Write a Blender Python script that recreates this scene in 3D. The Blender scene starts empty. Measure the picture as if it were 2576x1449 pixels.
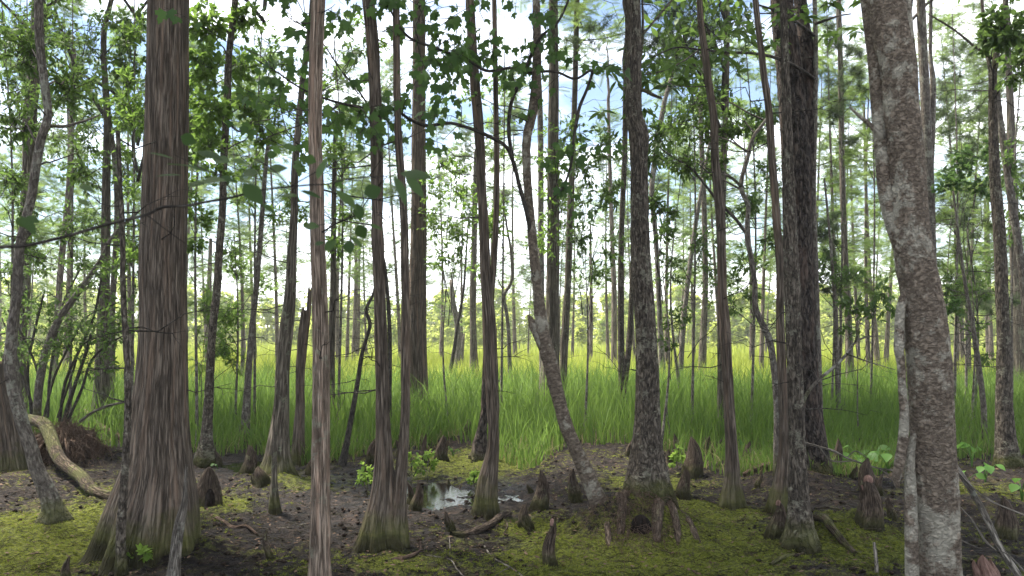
import bpy, math, numpy as np
# ------------------------------------------------------------------ camera, sky, sun, exposure
F = 2022.0; CX = 1288.0; HY = 835.0; CAMH = 1.6       # photo measured on a 2576 x 1449 grid
scn = bpy.context.scene
COL = scn.collection
cd = bpy.data.cameras.new('camera'); cam = bpy.data.objects.new('camera', cd); COL.objects.link(cam)
cam.location = (0, 0, CAMH); cam.rotation_euler = (math.radians(90), 0, 0)
cd.sensor_width = 36; cd.lens = 36 * F / 2576; cd.shift_y = (HY - 724.5) / 2576
cd.clip_start = 0.05; cd.clip_end = 3000
cd.dof.use_dof = True; cd.dof.focus_distance = 8.5; cd.dof.aperture_fstop = 5.6
scn.camera = cam
SUN_EL, SUN_AZ = math.radians(64), math.radians(-62)     # azimuth from +Y, negative = left
w = bpy.data.worlds.new('World'); scn.world = w; w.use_nodes = True
nt = w.node_tree; N = nt.nodes; Lk = nt.links; N.clear()
sky = N.new('ShaderNodeTexSky'); sky.sky_type = 'NISHITA'; sky.sun_disc = False
sky.sun_elevation = SUN_EL; sky.sun_rotation = SUN_AZ; sky.dust_density = 0.3; sky.air_density = 1.0
tc = N.new('ShaderNodeTexCoord')
mp = N.new('ShaderNodeMapping'); mp.inputs['Scale'].default_value = (1.0, 1.0, 3.6); mp.inputs['Location'].default_value = (5.1, 1.4, 0.3)
nz = N.new('ShaderNodeTexNoise'); nz.inputs['Scale'].default_value = 2.2; nz.inputs['Detail'].default_value = 7; nz.inputs['Roughness'].default_value = 0.58
cr = N.new('ShaderNodeValToRGB'); cr.color_ramp.elements[0].position = 0.44; cr.color_ramp.elements[1].position = 0.66
gain = N.new('ShaderNodeMix'); gain.data_type = 'RGBA'; gain.blend_type = 'MULTIPLY'; gain.inputs[0].default_value = 1
gain.inputs[7].default_value = (0.05, 0.05, 0.05, 1)
mx = N.new('ShaderNodeMix'); mx.data_type = 'RGBA'; mx.inputs[7].default_value = (1.05, 1.06, 1.10, 1)
nz2 = N.new('ShaderNodeTexNoise'); nz2.inputs['Scale'].default_value = 3.1; nz2.inputs['Detail'].default_value = 5
cr2 = N.new('ShaderNodeValToRGB'); cr2.color_ramp.elements[0].position = 0.36; cr2.color_ramp.elements[1].position = 0.6
cr2.color_ramp.elements[0].color = (.50, .52, .57, 1); cr2.color_ramp.elements[1].color = (1.25, 1.26, 1.29, 1)
Lk.new(mp.outputs[0], nz2.inputs['Vector']); Lk.new(nz2.outputs[0], cr2.inputs[0]); Lk.new(cr2.outputs[0], mx.inputs[7])
bg = N.new('ShaderNodeBackground'); out = N.new('ShaderNodeOutputWorld')
Lk.new(tc.outputs['Generated'], mp.inputs['Vector']); Lk.new(mp.outputs[0], nz.inputs['Vector']); Lk.new(nz.outputs[0], cr.inputs[0])
Lk.new(sky.outputs[0], gain.inputs[6]); Lk.new(gain.outputs[2], mx.inputs[6]); Lk.new(cr.outputs[0], mx.inputs[0])
Lk.new(mx.outputs[2], bg.inputs[0]); bg.inputs[1].default_value = 1.0; Lk.new(bg.outputs[0], out.inputs[0])
sd = bpy.data.lights.new('sun', 'SUN'); sun = bpy.data.objects.new('sun', sd); COL.objects.link(sun)
sd.energy = 4.4; sd.angle = math.radians(11); sd.color = (1, 0.95, 0.86)
sun.rotation_euler = (-(math.pi / 2 - SUN_EL), 0, -SUN_AZ); sun.location = (-6, 20, 30)
scn.view_settings.view_transform = 'Standard'; scn.view_settings.look = 'None'
scn.view_settings.exposure = 2.25; scn.view_settings.gamma = 1
scn.cycles.max_bounces = 5; scn.cycles.diffuse_bounces = 2; scn.cycles.glossy_bounces = 2
scn.cycles.transmission_bounces = 4; scn.cycles.volume_bounces = 0; scn.cycles.transparent_max_bounces = 4
scn.cycles.use_adaptive_sampling = True; scn.cycles.use_denoising = True
scn.cycles.sample_clamp_indirect = 6

# ------------------------------------------------------------------ helpers
RNG = np.random.default_rng(7)
def depth(y): return F * CAMH / (y - HY)
def P(x, y, d): return np.array([(x - CX) / F * d, d, CAMH - (y - HY) / F * d])
def G(x, y): d = depth(y); return (x - CX) / F * d, d
def unit(a): return a / np.maximum(np.linalg.norm(a, axis=-1, keepdims=True), 1e-9)

def vnoise(p):
    p = np.asarray(p, float); i = np.floor(p).astype(np.int64); f = p - i; f = f * f * (3 - 2 * f)
    def h(a, b, c):
        n = (a * 374761393 + b * 668265263 + c * 2147483647) & 0xffffffff
        n = ((n ^ (n >> 13)) * 1274126177) & 0xffffffff
        return ((n ^ (n >> 16)) & 0xffff) / 65535.0
    X, Y, Z = i[..., 0], i[..., 1], i[..., 2]; fx, fy, fz = f[..., 0], f[..., 1], f[..., 2]
    r = 0
    for a in (0, 1):
        for b in (0, 1):
            for c in (0, 1):
                r = r + h(X + a, Y + b, Z + c) * (fx if a else 1 - fx) * (fy if b else 1 - fy) * (fz if c else 1 - fz)
    return r
def fbm(p, o=3):
    r = 0; a = 0.5
    for k in range(o): r = r + a * vnoise(np.asarray(p) * 2 ** k + 17.3 * k); a *= 0.5
    return r

def make_mesh(name, V, Fs, attrs=None, smooth=True):
    me = bpy.data.meshes.new(name)
    V = np.asarray(V, np.float32); me.vertices.add(len(V)); me.vertices.foreach_set('co', V.ravel())
    Fs = [np.asarray(f, np.int32) for f in Fs if len(f)]
    tot = sum(f.size for f in Fs); npoly = sum(len(f) for f in Fs)
    me.loops.add(tot); me.loops.foreach_set('vertex_index', np.concatenate([f.ravel() for f in Fs]))
    st = []; o = 0
    for f in Fs:
        st.append(o + np.arange(len(f)) * f.shape[1]); o += f.size
    me.polygons.add(npoly); me.polygons.foreach_set('loop_start', np.concatenate(st).astype(np.int32))
    me.update(calc_edges=True)
    if smooth: me.polygons.foreach_set('use_smooth', np.ones(npoly, bool))
    for k, a in (attrs or {}).items():
        a = np.asarray(a, np.float32)
        if a.ndim == 2:
            at = me.attributes.new(k, 'FLOAT_VECTOR', 'POINT'); at.data.foreach_set('vector', a.ravel())
        else:
            at = me.attributes.new(k, 'FLOAT', 'POINT'); at.data.foreach_set('value', a.ravel())
    return me
def obj(name, me, mat=None, parent=None):
    o = bpy.data.objects.new(name, me); COL.objects.link(o)
    if mat is not None and me is not None and not me.materials: me.materials.append(mat)
    if parent is not None: o.parent = parent
    return o
def tag(o, label=None, cat=None, group=None, kind=None):
    for k, v in (('label', label), ('category', cat), ('group', group), ('kind', kind)):
        if v: o[k] = v
    return o
def empty(name, label, cat, loc=(0, 0, 0), group=None):
    o = bpy.data.objects.new(name, None); COL.objects.link(o); o.location = [float(c) for c in loc]; o.empty_display_size = .1
    return tag(o, label, cat, group)
def copy_tree(o, parent=None):
    c = o.copy(); COL.objects.link(c); c.parent = parent
    for ch in list(o.children): copy_tree(ch, c)
    return c

# ------------------------------------------------------------------ materials
def newmat(name):
    m = bpy.data.materials.new(name); m.use_nodes = True; t = m.node_tree; t.nodes.clear()
    return m, t
class NB:
    def __init__(s, t): s.t = t
    def n(s, typ, **kw):
        o = s.t.nodes.new('ShaderNode' + typ)
        for k, v in kw.items():
            if hasattr(o, k): setattr(o, k, v)
            else: s.inp(o, k.replace('_', ' '), v)
        return o
    def inp(s, o, k, v):
        i = o.inputs[k]
        if hasattr(v, 'is_output'): s.t.links.new(v, i)
        else: i.default_value = v
    def attr(s, name): return s.n('Attribute', attribute_name=name)
    def noise(s, vec, scale, detail=4, rough=.55):
        o = s.n('TexNoise'); s.inp(o, 'Vector', vec); s.inp(o, 'Scale', scale); s.inp(o, 'Detail', detail); s.inp(o, 'Roughness', rough); return o.outputs[0]
    def mapv(s, vec, sc, loc=(0, 0, 0)):
        o = s.n('Mapping'); s.inp(o, 'Vector', vec); o.inputs['Scale'].default_value = sc; o.inputs['Location'].default_value = loc; return o.outputs[0]
    def ramp(s, f, a, b):
        o = s.n('MapRange'); s.inp(o, 0, f); o.inputs[1].default_value = a; o.inputs[2].default_value = b; return o.outputs[0]
    def mix(s, f, a, b):
        o = s.n('Mix', data_type='RGBA')
        s.inp(o, 0, f)
        for i, c in ((6, a), (7, b)):
            if hasattr(c, 'is_output'): s.t.links.new(c, o.inputs[i])
            else: o.inputs[i].default_value = (*c, 1)
        return o.outputs[2]
    def math(s, op, a, b=0.0):
        o = s.n('Math', operation=op); s.inp(o, 0, a); s.inp(o, 1, b); return o.outputs[0]
    def out(s, sh): 
        o = s.n('OutputMaterial'); s.t.links.new(sh, o.inputs[0])
    def pbsdf(s, col, rough=.9, spec=.2, bump=None, dist=.01, strength=1):
        o = s.n('BsdfPrincipled'); s.inp(o, 'Base Color', col if hasattr(col, 'is_output') else (*col, 1)); s.inp(o, 'Roughness', rough); s.inp(o, 'Specular IOR Level', spec)
        if bump is not None:
            b = s.n('Bump'); s.inp(b, 'Height', bump); b.inputs['Distance'].default_value = dist; b.inputs['Strength'].default_value = strength
            s.t.links.new(b.outputs[0], o.inputs['Normal'])
        return o.outputs[0]
def bark(name, dark, light, sp, vl, lichen=0, lcol=(.3, .31, .25), moss=0.25, red=None, dist=.02, lscale=16, wet=.14, furw=.7):
    m, t = newmat(name); b = NB(t); a = b.attr('bk').outputs['Vector']
    fine = b.noise(b.mapv(a, (1 / sp, 1 / sp, 1 / vl)), 1, 4, .55)
    strip = b.noise(b.mapv(a, (.35 / sp, .35 / sp, .3 / vl), (3, 1, 2)), 1, 3)
    furn = b.noise(b.mapv(a, (.8 / sp, .8 / sp, .8 / vl), (7, 5, 1)), 1, 3, .6)
    fur = b.ramp(b.math('ABSOLUTE', b.math('SUBTRACT', furn, .5)), .0, .075)
    col = b.mix(b.ramp(fine, .36, .64), dark, light)
    col = b.mix(b.math('MULTIPLY', b.math('SUBTRACT', 1.0, fur), furw), col, tuple(c * .35 for c in dark))
    if red: col = b.mix(b.ramp(strip, .52, .72), col, red)
    else: col = b.mix(b.math('MULTIPLY', b.ramp(strip, .45, .75), .5), col, dark)
    if lichen:
        pn = b.noise(a, lscale, 5, .7); pm = b.noise(a, lscale * .22, 2)
        f = b.ramp(b.math('ADD', b.math('MULTIPLY', pn, .6), b.math('MULTIPLY', pm, .4)), .62 - .2 * lichen, .68 - .2 * lichen)
        l2 = b.mix(b.noise(a, lscale * 2.5, 3), tuple(c * .7 for c in lcol), tuple(c * 1.25 for c in lcol))
        col = b.mix(b.math('MULTIPLY', f, .7), col, l2)
    zs = b.n('SeparateXYZ'); b.inp(zs, 0, a); z = zs.outputs[2]
    mn = b.noise(a, 9, 4)
    if moss:
        mf = b.ramp(b.math('ADD', b.math('DIVIDE', z, moss), b.math('MULTIPLY', mn, 1.6)), 1.75, 1.0)
        col = b.mix(b.math('MULTIPLY', mf, .8), col, b.mix(b.noise(a, 60, 2), (.04, .045, .012), (.11, .115, .03)))
    if wet:
        wf = b.ramp(b.math('ADD', b.math('DIVIDE', z, wet), b.math('MULTIPLY', mn, 1.4)), 1.35, .75)
        col = b.mix(b.math('MULTIPLY', wf, .75), col, (.018, .014, .01))
    b.out(b.pbsdf(col, .92, .12, b.math('ADD', b.math('MULTIPLY', fine, .7), b.math('MULTIPLY', fur, .8 * furw + .1)), dist, 1))
    return m
def leafmat(name, c1, c2, trans=.45, objrand=False, rough=.55, spec=.18):
    m, t = newmat(name); b = NB(t)
    r = b.n('ObjectInfo').outputs['Random'] if objrand else b.attr('rnd').outputs['Fac']
    col = b.mix(r, c1, c2)
    p = b.pbsdf(col, rough, spec)
    tr = b.n('BsdfTranslucent'); b.inp(tr, 'Color', b.mix(.5, col, tuple(min(1, x * 1.7) for x in c2)))
    ms = b.n('MixShader'); b.inp(ms, 0, trans); t.links.new(p, ms.inputs[1]); t.links.new(tr.outputs[0], ms.inputs[2])
    b.out(ms.outputs[0]); return m
M = {}
M['cypress'] = bark('bark_cypress', (.066, .051, .039), (.20, .16, .124), .012, .24, 0, moss=.34, red=(.215, .15, .108), furw=.55)
M['cypress_pale'] = bark('bark_cypress_pale', (.14, .102, .074), (.38, .295, .225), .011, .22, .30, (.27, .26, .19), moss=.0, red=(.39, .265, .19), wet=.0)
M['cypress_grey'] = bark('bark_cypress_grey', (.066, .054, .042), (.225, .19, .146), .016, .28, .3, (.22, .225, .15), moss=.28)
M['rough'] = bark('bark_rough', (.048, .039, .031), (.175, .145, .113), .016, .06, .38, (.27, .255, .19), moss=.25, lscale=34, furw=.6)
M['pine'] = bark('bark_pine', (.024, .02, .017), (.10, .08, .066), .03, .10, .0, moss=.15, red=(.10, .07, .056), dist=.03)
M['lichen'] = bark('bark_lichen', (.115, .088, .066), (.245, .196, .148), .03, .018, .52, (.42, .39, .31), moss=.0, lscale=10, wet=0, dist=.02, furw=.35)
M['grey'] = bark('bark_grey', (.085, .07, .058), (.22, .19, .158), .02, .06, .45, (.3, .295, .235), moss=.25, lscale=20, furw=.45)
M['dark'] = bark('bark_dark', (.03, .026, .022), (.105, .09, .076), .014, .05, .15, (.18, .185, .14), moss=.0, wet=0, furw=.3)
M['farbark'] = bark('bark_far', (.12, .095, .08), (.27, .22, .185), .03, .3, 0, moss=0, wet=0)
M['dead'] = bark('bark_dead', (.10, .085, .07), (.30, .265, .22), .012, .12, .2, (.34, .34, .28), moss=0, wet=0)
M['knee'] = bark('bark_knee', (.042, .03, .022), (.16, .12, .09), .012, .07, .3, (.2, .19, .11), moss=.14, wet=.16, dist=.02, furw=.5)
M['knee_tip'] = bark('bark_knee_tip', (.15, .085, .065), (.32, .2, .16), .012, .05, 0, moss=0, wet=0, dist=.008, furw=.3)
M['root'] = bark('bark_root', (.06, .04, .03), (.21, .145, .105), .01, .15, 0, moss=0, wet=0, furw=.4)
M['mosslog'] = bark('bark_mosslog', (.04, .03, .02), (.12, .09, .062), .02, .12, .7, (.085, .09, .03), moss=0, wet=0, lscale=9)
M['clod'] = bark('bark_clod', (.010, .007, .005), (.05, .035, .026), .02, .02, 0, moss=0, wet=0, furw=.2)
M['hollow_shade'] = bark('painted_hollow_shade', (.008, .006, .005), (.03, .02, .015), .02, .1, 0, moss=0, wet=0)  # near-black colour standing in for the shade inside hollows
M['leaf_small'] = leafmat('leaf_small', (.045, .08, .02), (.10, .16, .035), .5)
M['leaf_bright'] = leafmat('leaf_bright', (.065, .125, .02), (.14, .22, .04), .55)
M['leaf_maple'] = leafmat('leaf_maple', (.035, .075, .02), (.08, .14, .035), .45, True)
M['leaf_maple_m'] = leafmat('leaf_maple_mass', (.035, .075, .02), (.08, .14, .035), .45)
M['leaf_bay'] = leafmat('leaf_bay', (.035, .07, .016), (.085, .14, .03), .4, True, .55, .2)
M['leaf_bay_m'] = leafmat('leaf_bay_mass', (.045, .085, .02), (.10, .16, .035), .4, False, .5, .2)
M['spray'] = leafmat('leaf_cypress', (.07, .115, .03), (.15, .21, .055), .5)
M['spray_far'] = leafmat('leaf_cypress_far', (.15, .20, .055), (.27, .31, .10), .4)
M['wood'] = leafmat('leaf_far_wood', (.24, .29, .05), (.38, .42, .10), .6)
M['leaf_near'] = leafmat('leaf_near', (.022, .046, .012), (.055, .095, .022), .4, True)
M['needle'] = leafmat('leaf_pine', (.04, .065, .025), (.08, .11, .045), .3)
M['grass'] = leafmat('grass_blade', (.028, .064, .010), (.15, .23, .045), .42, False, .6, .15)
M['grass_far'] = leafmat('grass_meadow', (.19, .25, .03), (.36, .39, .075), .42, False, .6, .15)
M['straw'] = leafmat('grass_straw', (.14, .12, .05), (.30, .25, .13), .3)
M['moss'] = leafmat('moss_tuft', (.06, .08, .012), (.19, .21, .035), .4, False, .8, .1)
M['litter'] = leafmat('litter_leaf', (.04, .024, .016), (.15, .10, .068), .1, False, .8, .1)
M['sprout'] = leafmat('leaf_sprout', (.11, .19, .03), (.2, .29, .05), .5)
M['arum'] = leafmat('leaf_arum', (.05, .12, .022), (.09, .18, .035), .45, True, .5, .2)
def ground_mat():
    m, t = newmat('ground_moss_mud'); b = NB(t); g = b.n('NewGeometry').outputs['Position']
    a = b.attr('moss').outputs['Fac']
    n1 = b.noise(g, 3.0, 6, .65); n2 = b.noise(g, 45, 4, .7); n3 = b.noise(g, 14, 5, .65)
    n4 = b.noise(g, 6, 5, .7); mud = b.mix(b.ramp(n3, .40, .62), (.008, .006, .005), (.036, .026, .020)); mud = b.mix(b.ramp(n4, .54, .68), mud, (.065, .043, .032))
    mud = b.mix(b.ramp(n2, .57, .72), mud, (.08, .055, .041))
    moss = b.mix(b.ramp(n2, .38, .62), (.026, .032, .006), (.19, .205, .032)); moss = b.mix(b.ramp(n4, .52, .68), moss, (.05, .04, .018))
    f = b.ramp(b.math('ADD', b.math('MULTIPLY', a, .9), b.math('ADD', b.math('MULTIPLY', n1, .5), b.math('MULTIPLY', n3, .5))), .84, .95)
    col = b.mix(f, mud, moss)
    far = b.attr('far').outputs['Fac']
    col = b.mix(far, col, b.mix(n1, (.10, .13, .03), (.18, .21, .05)))
    rg = b.math('SUBTRACT', .95, b.math('MULTIPLY', b.attr('wet').outputs['Fac'], b.math('SUBTRACT', .95, b.math('MULTIPLY', n3, .6))))
    b.out(b.pbsdf(col, rg, .22, b.math('ADD', n2, b.math('MULTIPLY', n3, 1.8)), .05, 1)); return m
M['ground'] = ground_mat()
def water_mat():
    m, t = newmat('water_puddle'); b = NB(t); g = b.n('NewGeometry').outputs['Position']
    b.out(b.pbsdf((.012, .010, .008), .04, .6, b.noise(g, 30, 2), .004, .3)); return m
M['water'] = water_mat()

# ------------------------------------------------------------------ ground
MOUNDS = []   # x, y, rx, ry, h
def mound(px, py, wpx, h, ry=None):
    x, y = G(px, py); r = wpx / F * y / 2; MOUNDS.append((x, y, r, ry or r * .8, h))
mound(1600, 1325, 250, .24); mound(1470, 1330, 120, .05); mound(390, 1400, 260, .05); mound(170, 1160, 260, .22)
mound(20, 1215, 260, .12); mound(2110, 1350, 330, .12); mound(2500, 1290, 240, .14); mound(1990, 1215, 260, .10)
mound(1180, 1120, 150, .10); mound(700, 1215, 150, .06); mound(960, 1370, 130, .05); mound(1225, 1300, 110, .05)
mound(515, 1300, 160, .05); mound(560, 1390, 200, .05); mound(2180, 1340, 130, .08); mound(2560, 1200, 200, .08)
MOSSY = [(150, 1330, 420, 1.), (60, 1420, 300, .8), (1500, 1420, 380, 1.), (1740, 1300, 300, .9), (1800, 1400, 320, .8), (2180, 1380, 260, .7),
         (560, 1280, 150, .6), (1180, 1165, 260, .7), (770, 1215, 160, .45), (1330, 1330, 160, .5), (2480, 1250, 220, .6), (330, 1230, 200, .5), (1000, 1420, 220, .35), (1640, 1210, 200, .5)]
MUD = [(860, 1290, 330, .8), (700, 1330, 160, .6), (1800, 1320, 130, .4), (1120, 1240, 230, 1.), (600, 1160, 220, 1.), (1350, 1230, 200, .5)]
def wetness(x, y):
    r = np.zeros_like(x)
    for (a, c, wd, s) in ((1120, 1225, 340, 1.), (630, 1160, 330, 1.), (830, 1195, 300, .85), (960, 1190, 200, .8), (1270, 1215, 150, .8), (2210, 1125, 200, .8), (300, 1110, 90, .6)):
        gx, gy = G(a, c); rx = wd / F * gy / 2
        r = np.maximum(r, s * np.exp(-((x - gx) / rx) ** 2 - ((y - gy) / max(rx, .5)) ** 2))
    return r
def gz(x, y):
    x = np.asarray(x, float); y = np.asarray(y, float)
    p = np.stack([x, y, x * 0], -1)
    near = np.clip(1 - np.abs(y - 8) / 26, 0, 1)
    z = (fbm(p * .9, 3) - .44) * .12 + ((fbm(p * 4, 3) - .44) * .10 + (fbm(p * 13 + 9, 3) - .42) * .075) * near
    for (a, b_, rx, ry, h) in MOUNDS: z = z + h * np.exp(-((x - a) / rx) ** 2 - ((y - b_) / ry) ** 2)
    return z - .082 * wetness(x, y)
def mossval(x, y):
    r = np.zeros_like(x) + .34
    for (a, c, wd, s) in MOSSY:
        gx, gy = G(a, c); rx = wd / F * gy / 2
        r = r + s * np.exp(-((x - gx) / rx) ** 2 - ((y - gy) / (rx * 1.1)) ** 2) * .6
    for (a, c, wd, s) in MUD:
        gx, gy = G(a, c); rx = wd / F * gy / 2
        r = r - s * np.exp(-((x - gx) / rx) ** 2 - ((y - gy) / (rx * 1.0)) ** 2) * .5
    return np.clip(r, 0, 1)
def spaced(a, b, s, far, back):
    m = np.arange(a, b + s, s); up = []; st = s; v = m[-1]
    while v < far: st *= 1.22; v += st; up.append(v)
    dn = []; st = s; v = m[0]
    while v > back: st *= 1.22; v -= st; dn.append(v)
    return np.array(dn[::-1] + list(m) + up)
gx_ = spaced(-6.5, 6.5, .04, 420, -420); gy_ = spaced(4.2, 12.5, .04, 600, -30)
X, Y = np.meshgrid(gx_, gy_); nx, ny = len(gx_), len(gy_)
Z = gz(X.ravel(), Y.ravel())
idx = np.arange(nx * ny).reshape(ny, nx)
Q = np.stack([idx[:-1, :-1], idx[:-1, 1:], idx[1:, 1:], idx[1:, :-1]], -1).reshape(-1, 4)
far_ = np.clip((Y.ravel() - 14) / 8, 0, 1)
o = obj('ground', make_mesh('ground', np.stack([X.ravel(), Y.ravel(), Z], -1), [Q], {'moss': mossval(X.ravel(), Y.ravel()), 'far': far_, 'wet': np.clip(wetness(X.ravel(), Y.ravel()) * 1.1 + .55 * np.exp(-((X.ravel() + 1.55) / 1.1) ** 2 - ((Y.ravel() - 7.6) / 1.2) ** 2), 0, 1)}), M['ground'])
tag(o, kind='structure')
me = make_mesh('swamp_water', [(-30, 6.8, -.062), (30, 6.8, -.062), (30, 16, -.062), (-30, 16, -.062)], [[(0, 1, 2, 3)]])
tag(obj('water', me, M['water']), kind='structure')

# ------------------------------------------------------------------ tubes (trunks, limbs, knees)
def resample(pts, n):
    pts = np.asarray(pts, float)
    if len(pts) == 2:
        t = np.linspace(0, 1, n)[:, None]; return pts[0] * (1 - t) + pts[1] * t
    s = np.concatenate([[0], np.cumsum(np.linalg.norm(np.diff(pts[:, :3], axis=0), axis=1))]); u = np.linspace(0, s[-1], n)
    m = np.gradient(pts, s, axis=0); k = np.clip(np.searchsorted(s, u, side='right') - 1, 0, len(s) - 2)
    h = (s[k + 1] - s[k])[:, None]; t = ((u - s[k])[:, None]) / h
    return (2 * t**3 - 3 * t**2 + 1) * pts[k] + (t**3 - 2 * t**2 + t) * h * m[k] + (-2 * t**3 + 3 * t**2) * pts[k + 1] + (t**3 - t**2) * h * m[k + 1]
def tube(path, rad, nr, seed=0, amp=.0, sp=.03, vl=.2, wob=.04, lobes=0, lobeh=.4, z0=None, cap=True, jag=0):
    path = np.asarray(path, float); n = len(path); rad = np.maximum(np.asarray(rad, float), .0008)
    T = unit(np.gradient(path, axis=0)); ref = np.array([1., 0, 0]) if abs(T[0][0]) < .8 else np.array([0, 0, 1.])
    Nn = np.zeros((n, 3)); v = unit(ref - T[0] * (ref @ T[0]))
    for i in range(n):
        v = unit(v - T[i] * (v @ T[i])); Nn[i] = v
    B = np.cross(T, Nn)
    th = np.linspace(0, 2 * np.pi, nr, endpoint=False); c, s = np.cos(th), np.sin(th)
    L = np.concatenate([[0], np.cumsum(np.linalg.norm(np.diff(path, axis=0), axis=1))])
    if z0 is not None: L = L - z0
    R = np.repeat(rad[:, None], nr, 1)
    Rb = np.full_like(R, np.percentile(rad, 65))
    bk = np.stack([c[None] * Rb, s[None] * Rb, np.repeat(L[:, None], nr, 1)], -1) + np.array([seed * 1.37, seed * .71, 0])
    if wob: R = R * (1 + wob * 2 * (fbm(np.stack([np.repeat(c[None], n, 0) * 1.3 + seed, np.repeat(s[None], n, 0) * 1.3, np.repeat(L[:, None], nr, 1) * (1.2 if rad.max() > .03 else 6)], -1), 3) - .44))
    if lobes:
        ph = np.cumsum(RNG.uniform(.7, 1.3, lobes)); ph = ph / ph[-1] * 2 * np.pi + seed; am = RNG.uniform(.5, 1.3, lobes)
        lf = sum(a * np.exp(-(np.angle(np.exp(1j * (th - p))) * lobes / 2.3) ** 2) for a, p in zip(am, ph)) - .45
        e = np.exp(-np.clip(L, 0, None) / lobeh); e2 = .12 * np.exp(-np.clip(L, 0, None) / (lobeh * 4))
        R = R * (1 + (.30 * e + e2)[:, None] * lf[None])
    if amp:
        q = bk / np.array([sp, sp, vl]); R = R + amp * (1 - np.abs(fbm(q, 2) * 2.6 - 1) * 2).clip(-1, 1)
    V = path[:, None] + (c[None, :, None] * Nn[:, None] + s[None, :, None] * B[:, None]) * R[..., None]
    if jag: V[-1] += T[-1] * (vnoise(np.stack([c * 3 + seed, s * 3, c * 0], -1)) * jag)[:, None]
    ii = np.arange(n * nr).reshape(n, nr); jj = np.roll(ii, -1, 1)
    Fq = np.stack([ii[:-1], jj[:-1], jj[1:], ii[1:]], -1).reshape(-1, 4)
    V = V.reshape(-1, 3); bk = bk.reshape(-1, 3); tri = np.zeros((0, 3), int)
    if cap:
        V = np.vstack([V, path[-1] + T[-1] * rad[-1] * (.3 if not jag else -.5)]); bk = np.vstack([bk, bk[-1]])
        tri = np.stack([ii[-1], jj[-1], np.full(nr, n * nr)], -1)
    return V, Fq, tri, bk
def joined(parts):
    V = []; Fq = []; Ft = []; bk = []; o = 0
    for (v, q, t, b) in parts:
        V.append(v); Fq.append(q + o); Ft.append(t + o); bk.append(b); o += len(v)
    return np.vstack(V), [np.vstack(Fq), np.vstack(Ft)], np.vstack(bk)
def tube_obj(name, parts, mat, parent=None, off=(0, 0, 0)):
    V, Fs, bk = joined(parts)
    return obj(name, make_mesh(name, V - np.asarray(off), Fs, {'bk': bk}), mat, parent)

# ------------------------------------------------------------------ leaf templates: +Y growth, +Z face
def leaf_ell(wd, k=4, fold=.12, droop=.15):
    ys = np.linspace(0, 1, k + 1); V = []; Ft = []
    for y in ys: V.append((0, y, -droop * y * y))
    hw = wd * np.sin(np.pi * ys[1:-1] ** .85)
    for i, y in enumerate(ys[1:-1]): V += [(-hw[i], y, fold * hw[i] - droop * y * y), (hw[i], y, fold * hw[i] - droop * y * y)]
    L = lambda i: 0 if i == 0 else (k if i == k else k + 1 + 2 * (i - 1))
    Rr = lambda i: 0 if i == 0 else (k if i == k else k + 2 + 2 * (i - 1))
    for i in range(k):
        for sd_, fn in ((0, L), (1, Rr)):
            a, b_, c_, d_ = i, i + 1, fn(i + 1), fn(i)
            for tr in ((a, b_, c_), (a, c_, d_)):
                if len(set(tr)) == 3: Ft.append(tr if sd_ else tr[::-1])
    return np.array(V), np.array(Ft)
def leaf_maple():
    half = [(0.0, 0.0), (.10, .02), (.30, -.02), (.27, .14), (.50, .30), (.40, .38), (.42, .52), (.25, .47), (.17, .52), (.20, .72), (.10, .80), (0, 1.0)]
    V = [(x, y, -.25 * x * x - .12 * y * y + .05 * abs(x)) for x, y in half] + [(-x, y, -.25 * x * x - .12 * y * y + .05 * abs(x)) for x, y in half[1:-1]]
    V.append((0, .38, .02)); c = len(V) - 1; n = len(half); ring = list(range(n)) + list(range(len(V) - 2, n - 1, -1))
    Ft = [(c, ring[i], ring[(i + 1) % len(ring)]) for i in range(len(ring))]
    return np.array(V), np.array(Ft)
def leaf_spray(nl=12, ln=.25, wd=.027):
    V = []; Ft = []
    for i in range(nl):
        y = .05 + .93 * i / nl; l = ln * (1 - .55 * abs(2 * i / nl - .8))
        for s_ in (-1, 1):
            o_ = len(V); V += [(0, y - wd, 0), (0, y + wd, 0), (s_ * l, y + l * .45, -.03)]; Ft.append((o_, o_ + 1, o_ + 2))
    o_ = len(V); V += [(-.012, 0, 0), (.012, 0, 0), (0, 1.05, -.02)]; Ft.append((o_, o_ + 1, o_ + 2))
    return np.array(V), np.array(Ft)
def leaf_needles(n=18):
    V = []; Ft = []; r = np.random.default_rng(3)
    for i in range(n):
        a = r.uniform(0, 6.28); e = r.uniform(-.2, 1.1); d = np.array([math.cos(a) * math.cos(e), math.sin(e) * .9 + .15, math.sin(a) * math.cos(e)]); sd_ = unit(np.cross(d, r.normal(size=3))) * .016
        o_ = len(V); V += [tuple(sd_), tuple(-sd_), tuple(d * r.uniform(.75, 1.05))]; Ft.append((o_, o_ + 1, o_ + 2))
    return np.array(V), np.array(Ft)
T_SMALL = leaf_ell(.19, 3); T_BAY = leaf_ell(.17, 5, .18, .18); T_MAPLE = leaf_maple(); T_SPRAY = leaf_spray(); T_NEEDLE = leaf_needles(); T_WIDE = leaf_ell(.30, 5, .1, .1)
TPL = {'small': T_SMALL, 'bay': T_BAY, 'maple': T_MAPLE, 'spray': T_SPRAY, 'needle': T_NEEDLE, 'wide': T_WIDE}
def frame(d, n):
    y = unit(d); x = unit(np.cross(y, n)); z = np.cross(x, y); return x, y, z
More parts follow.
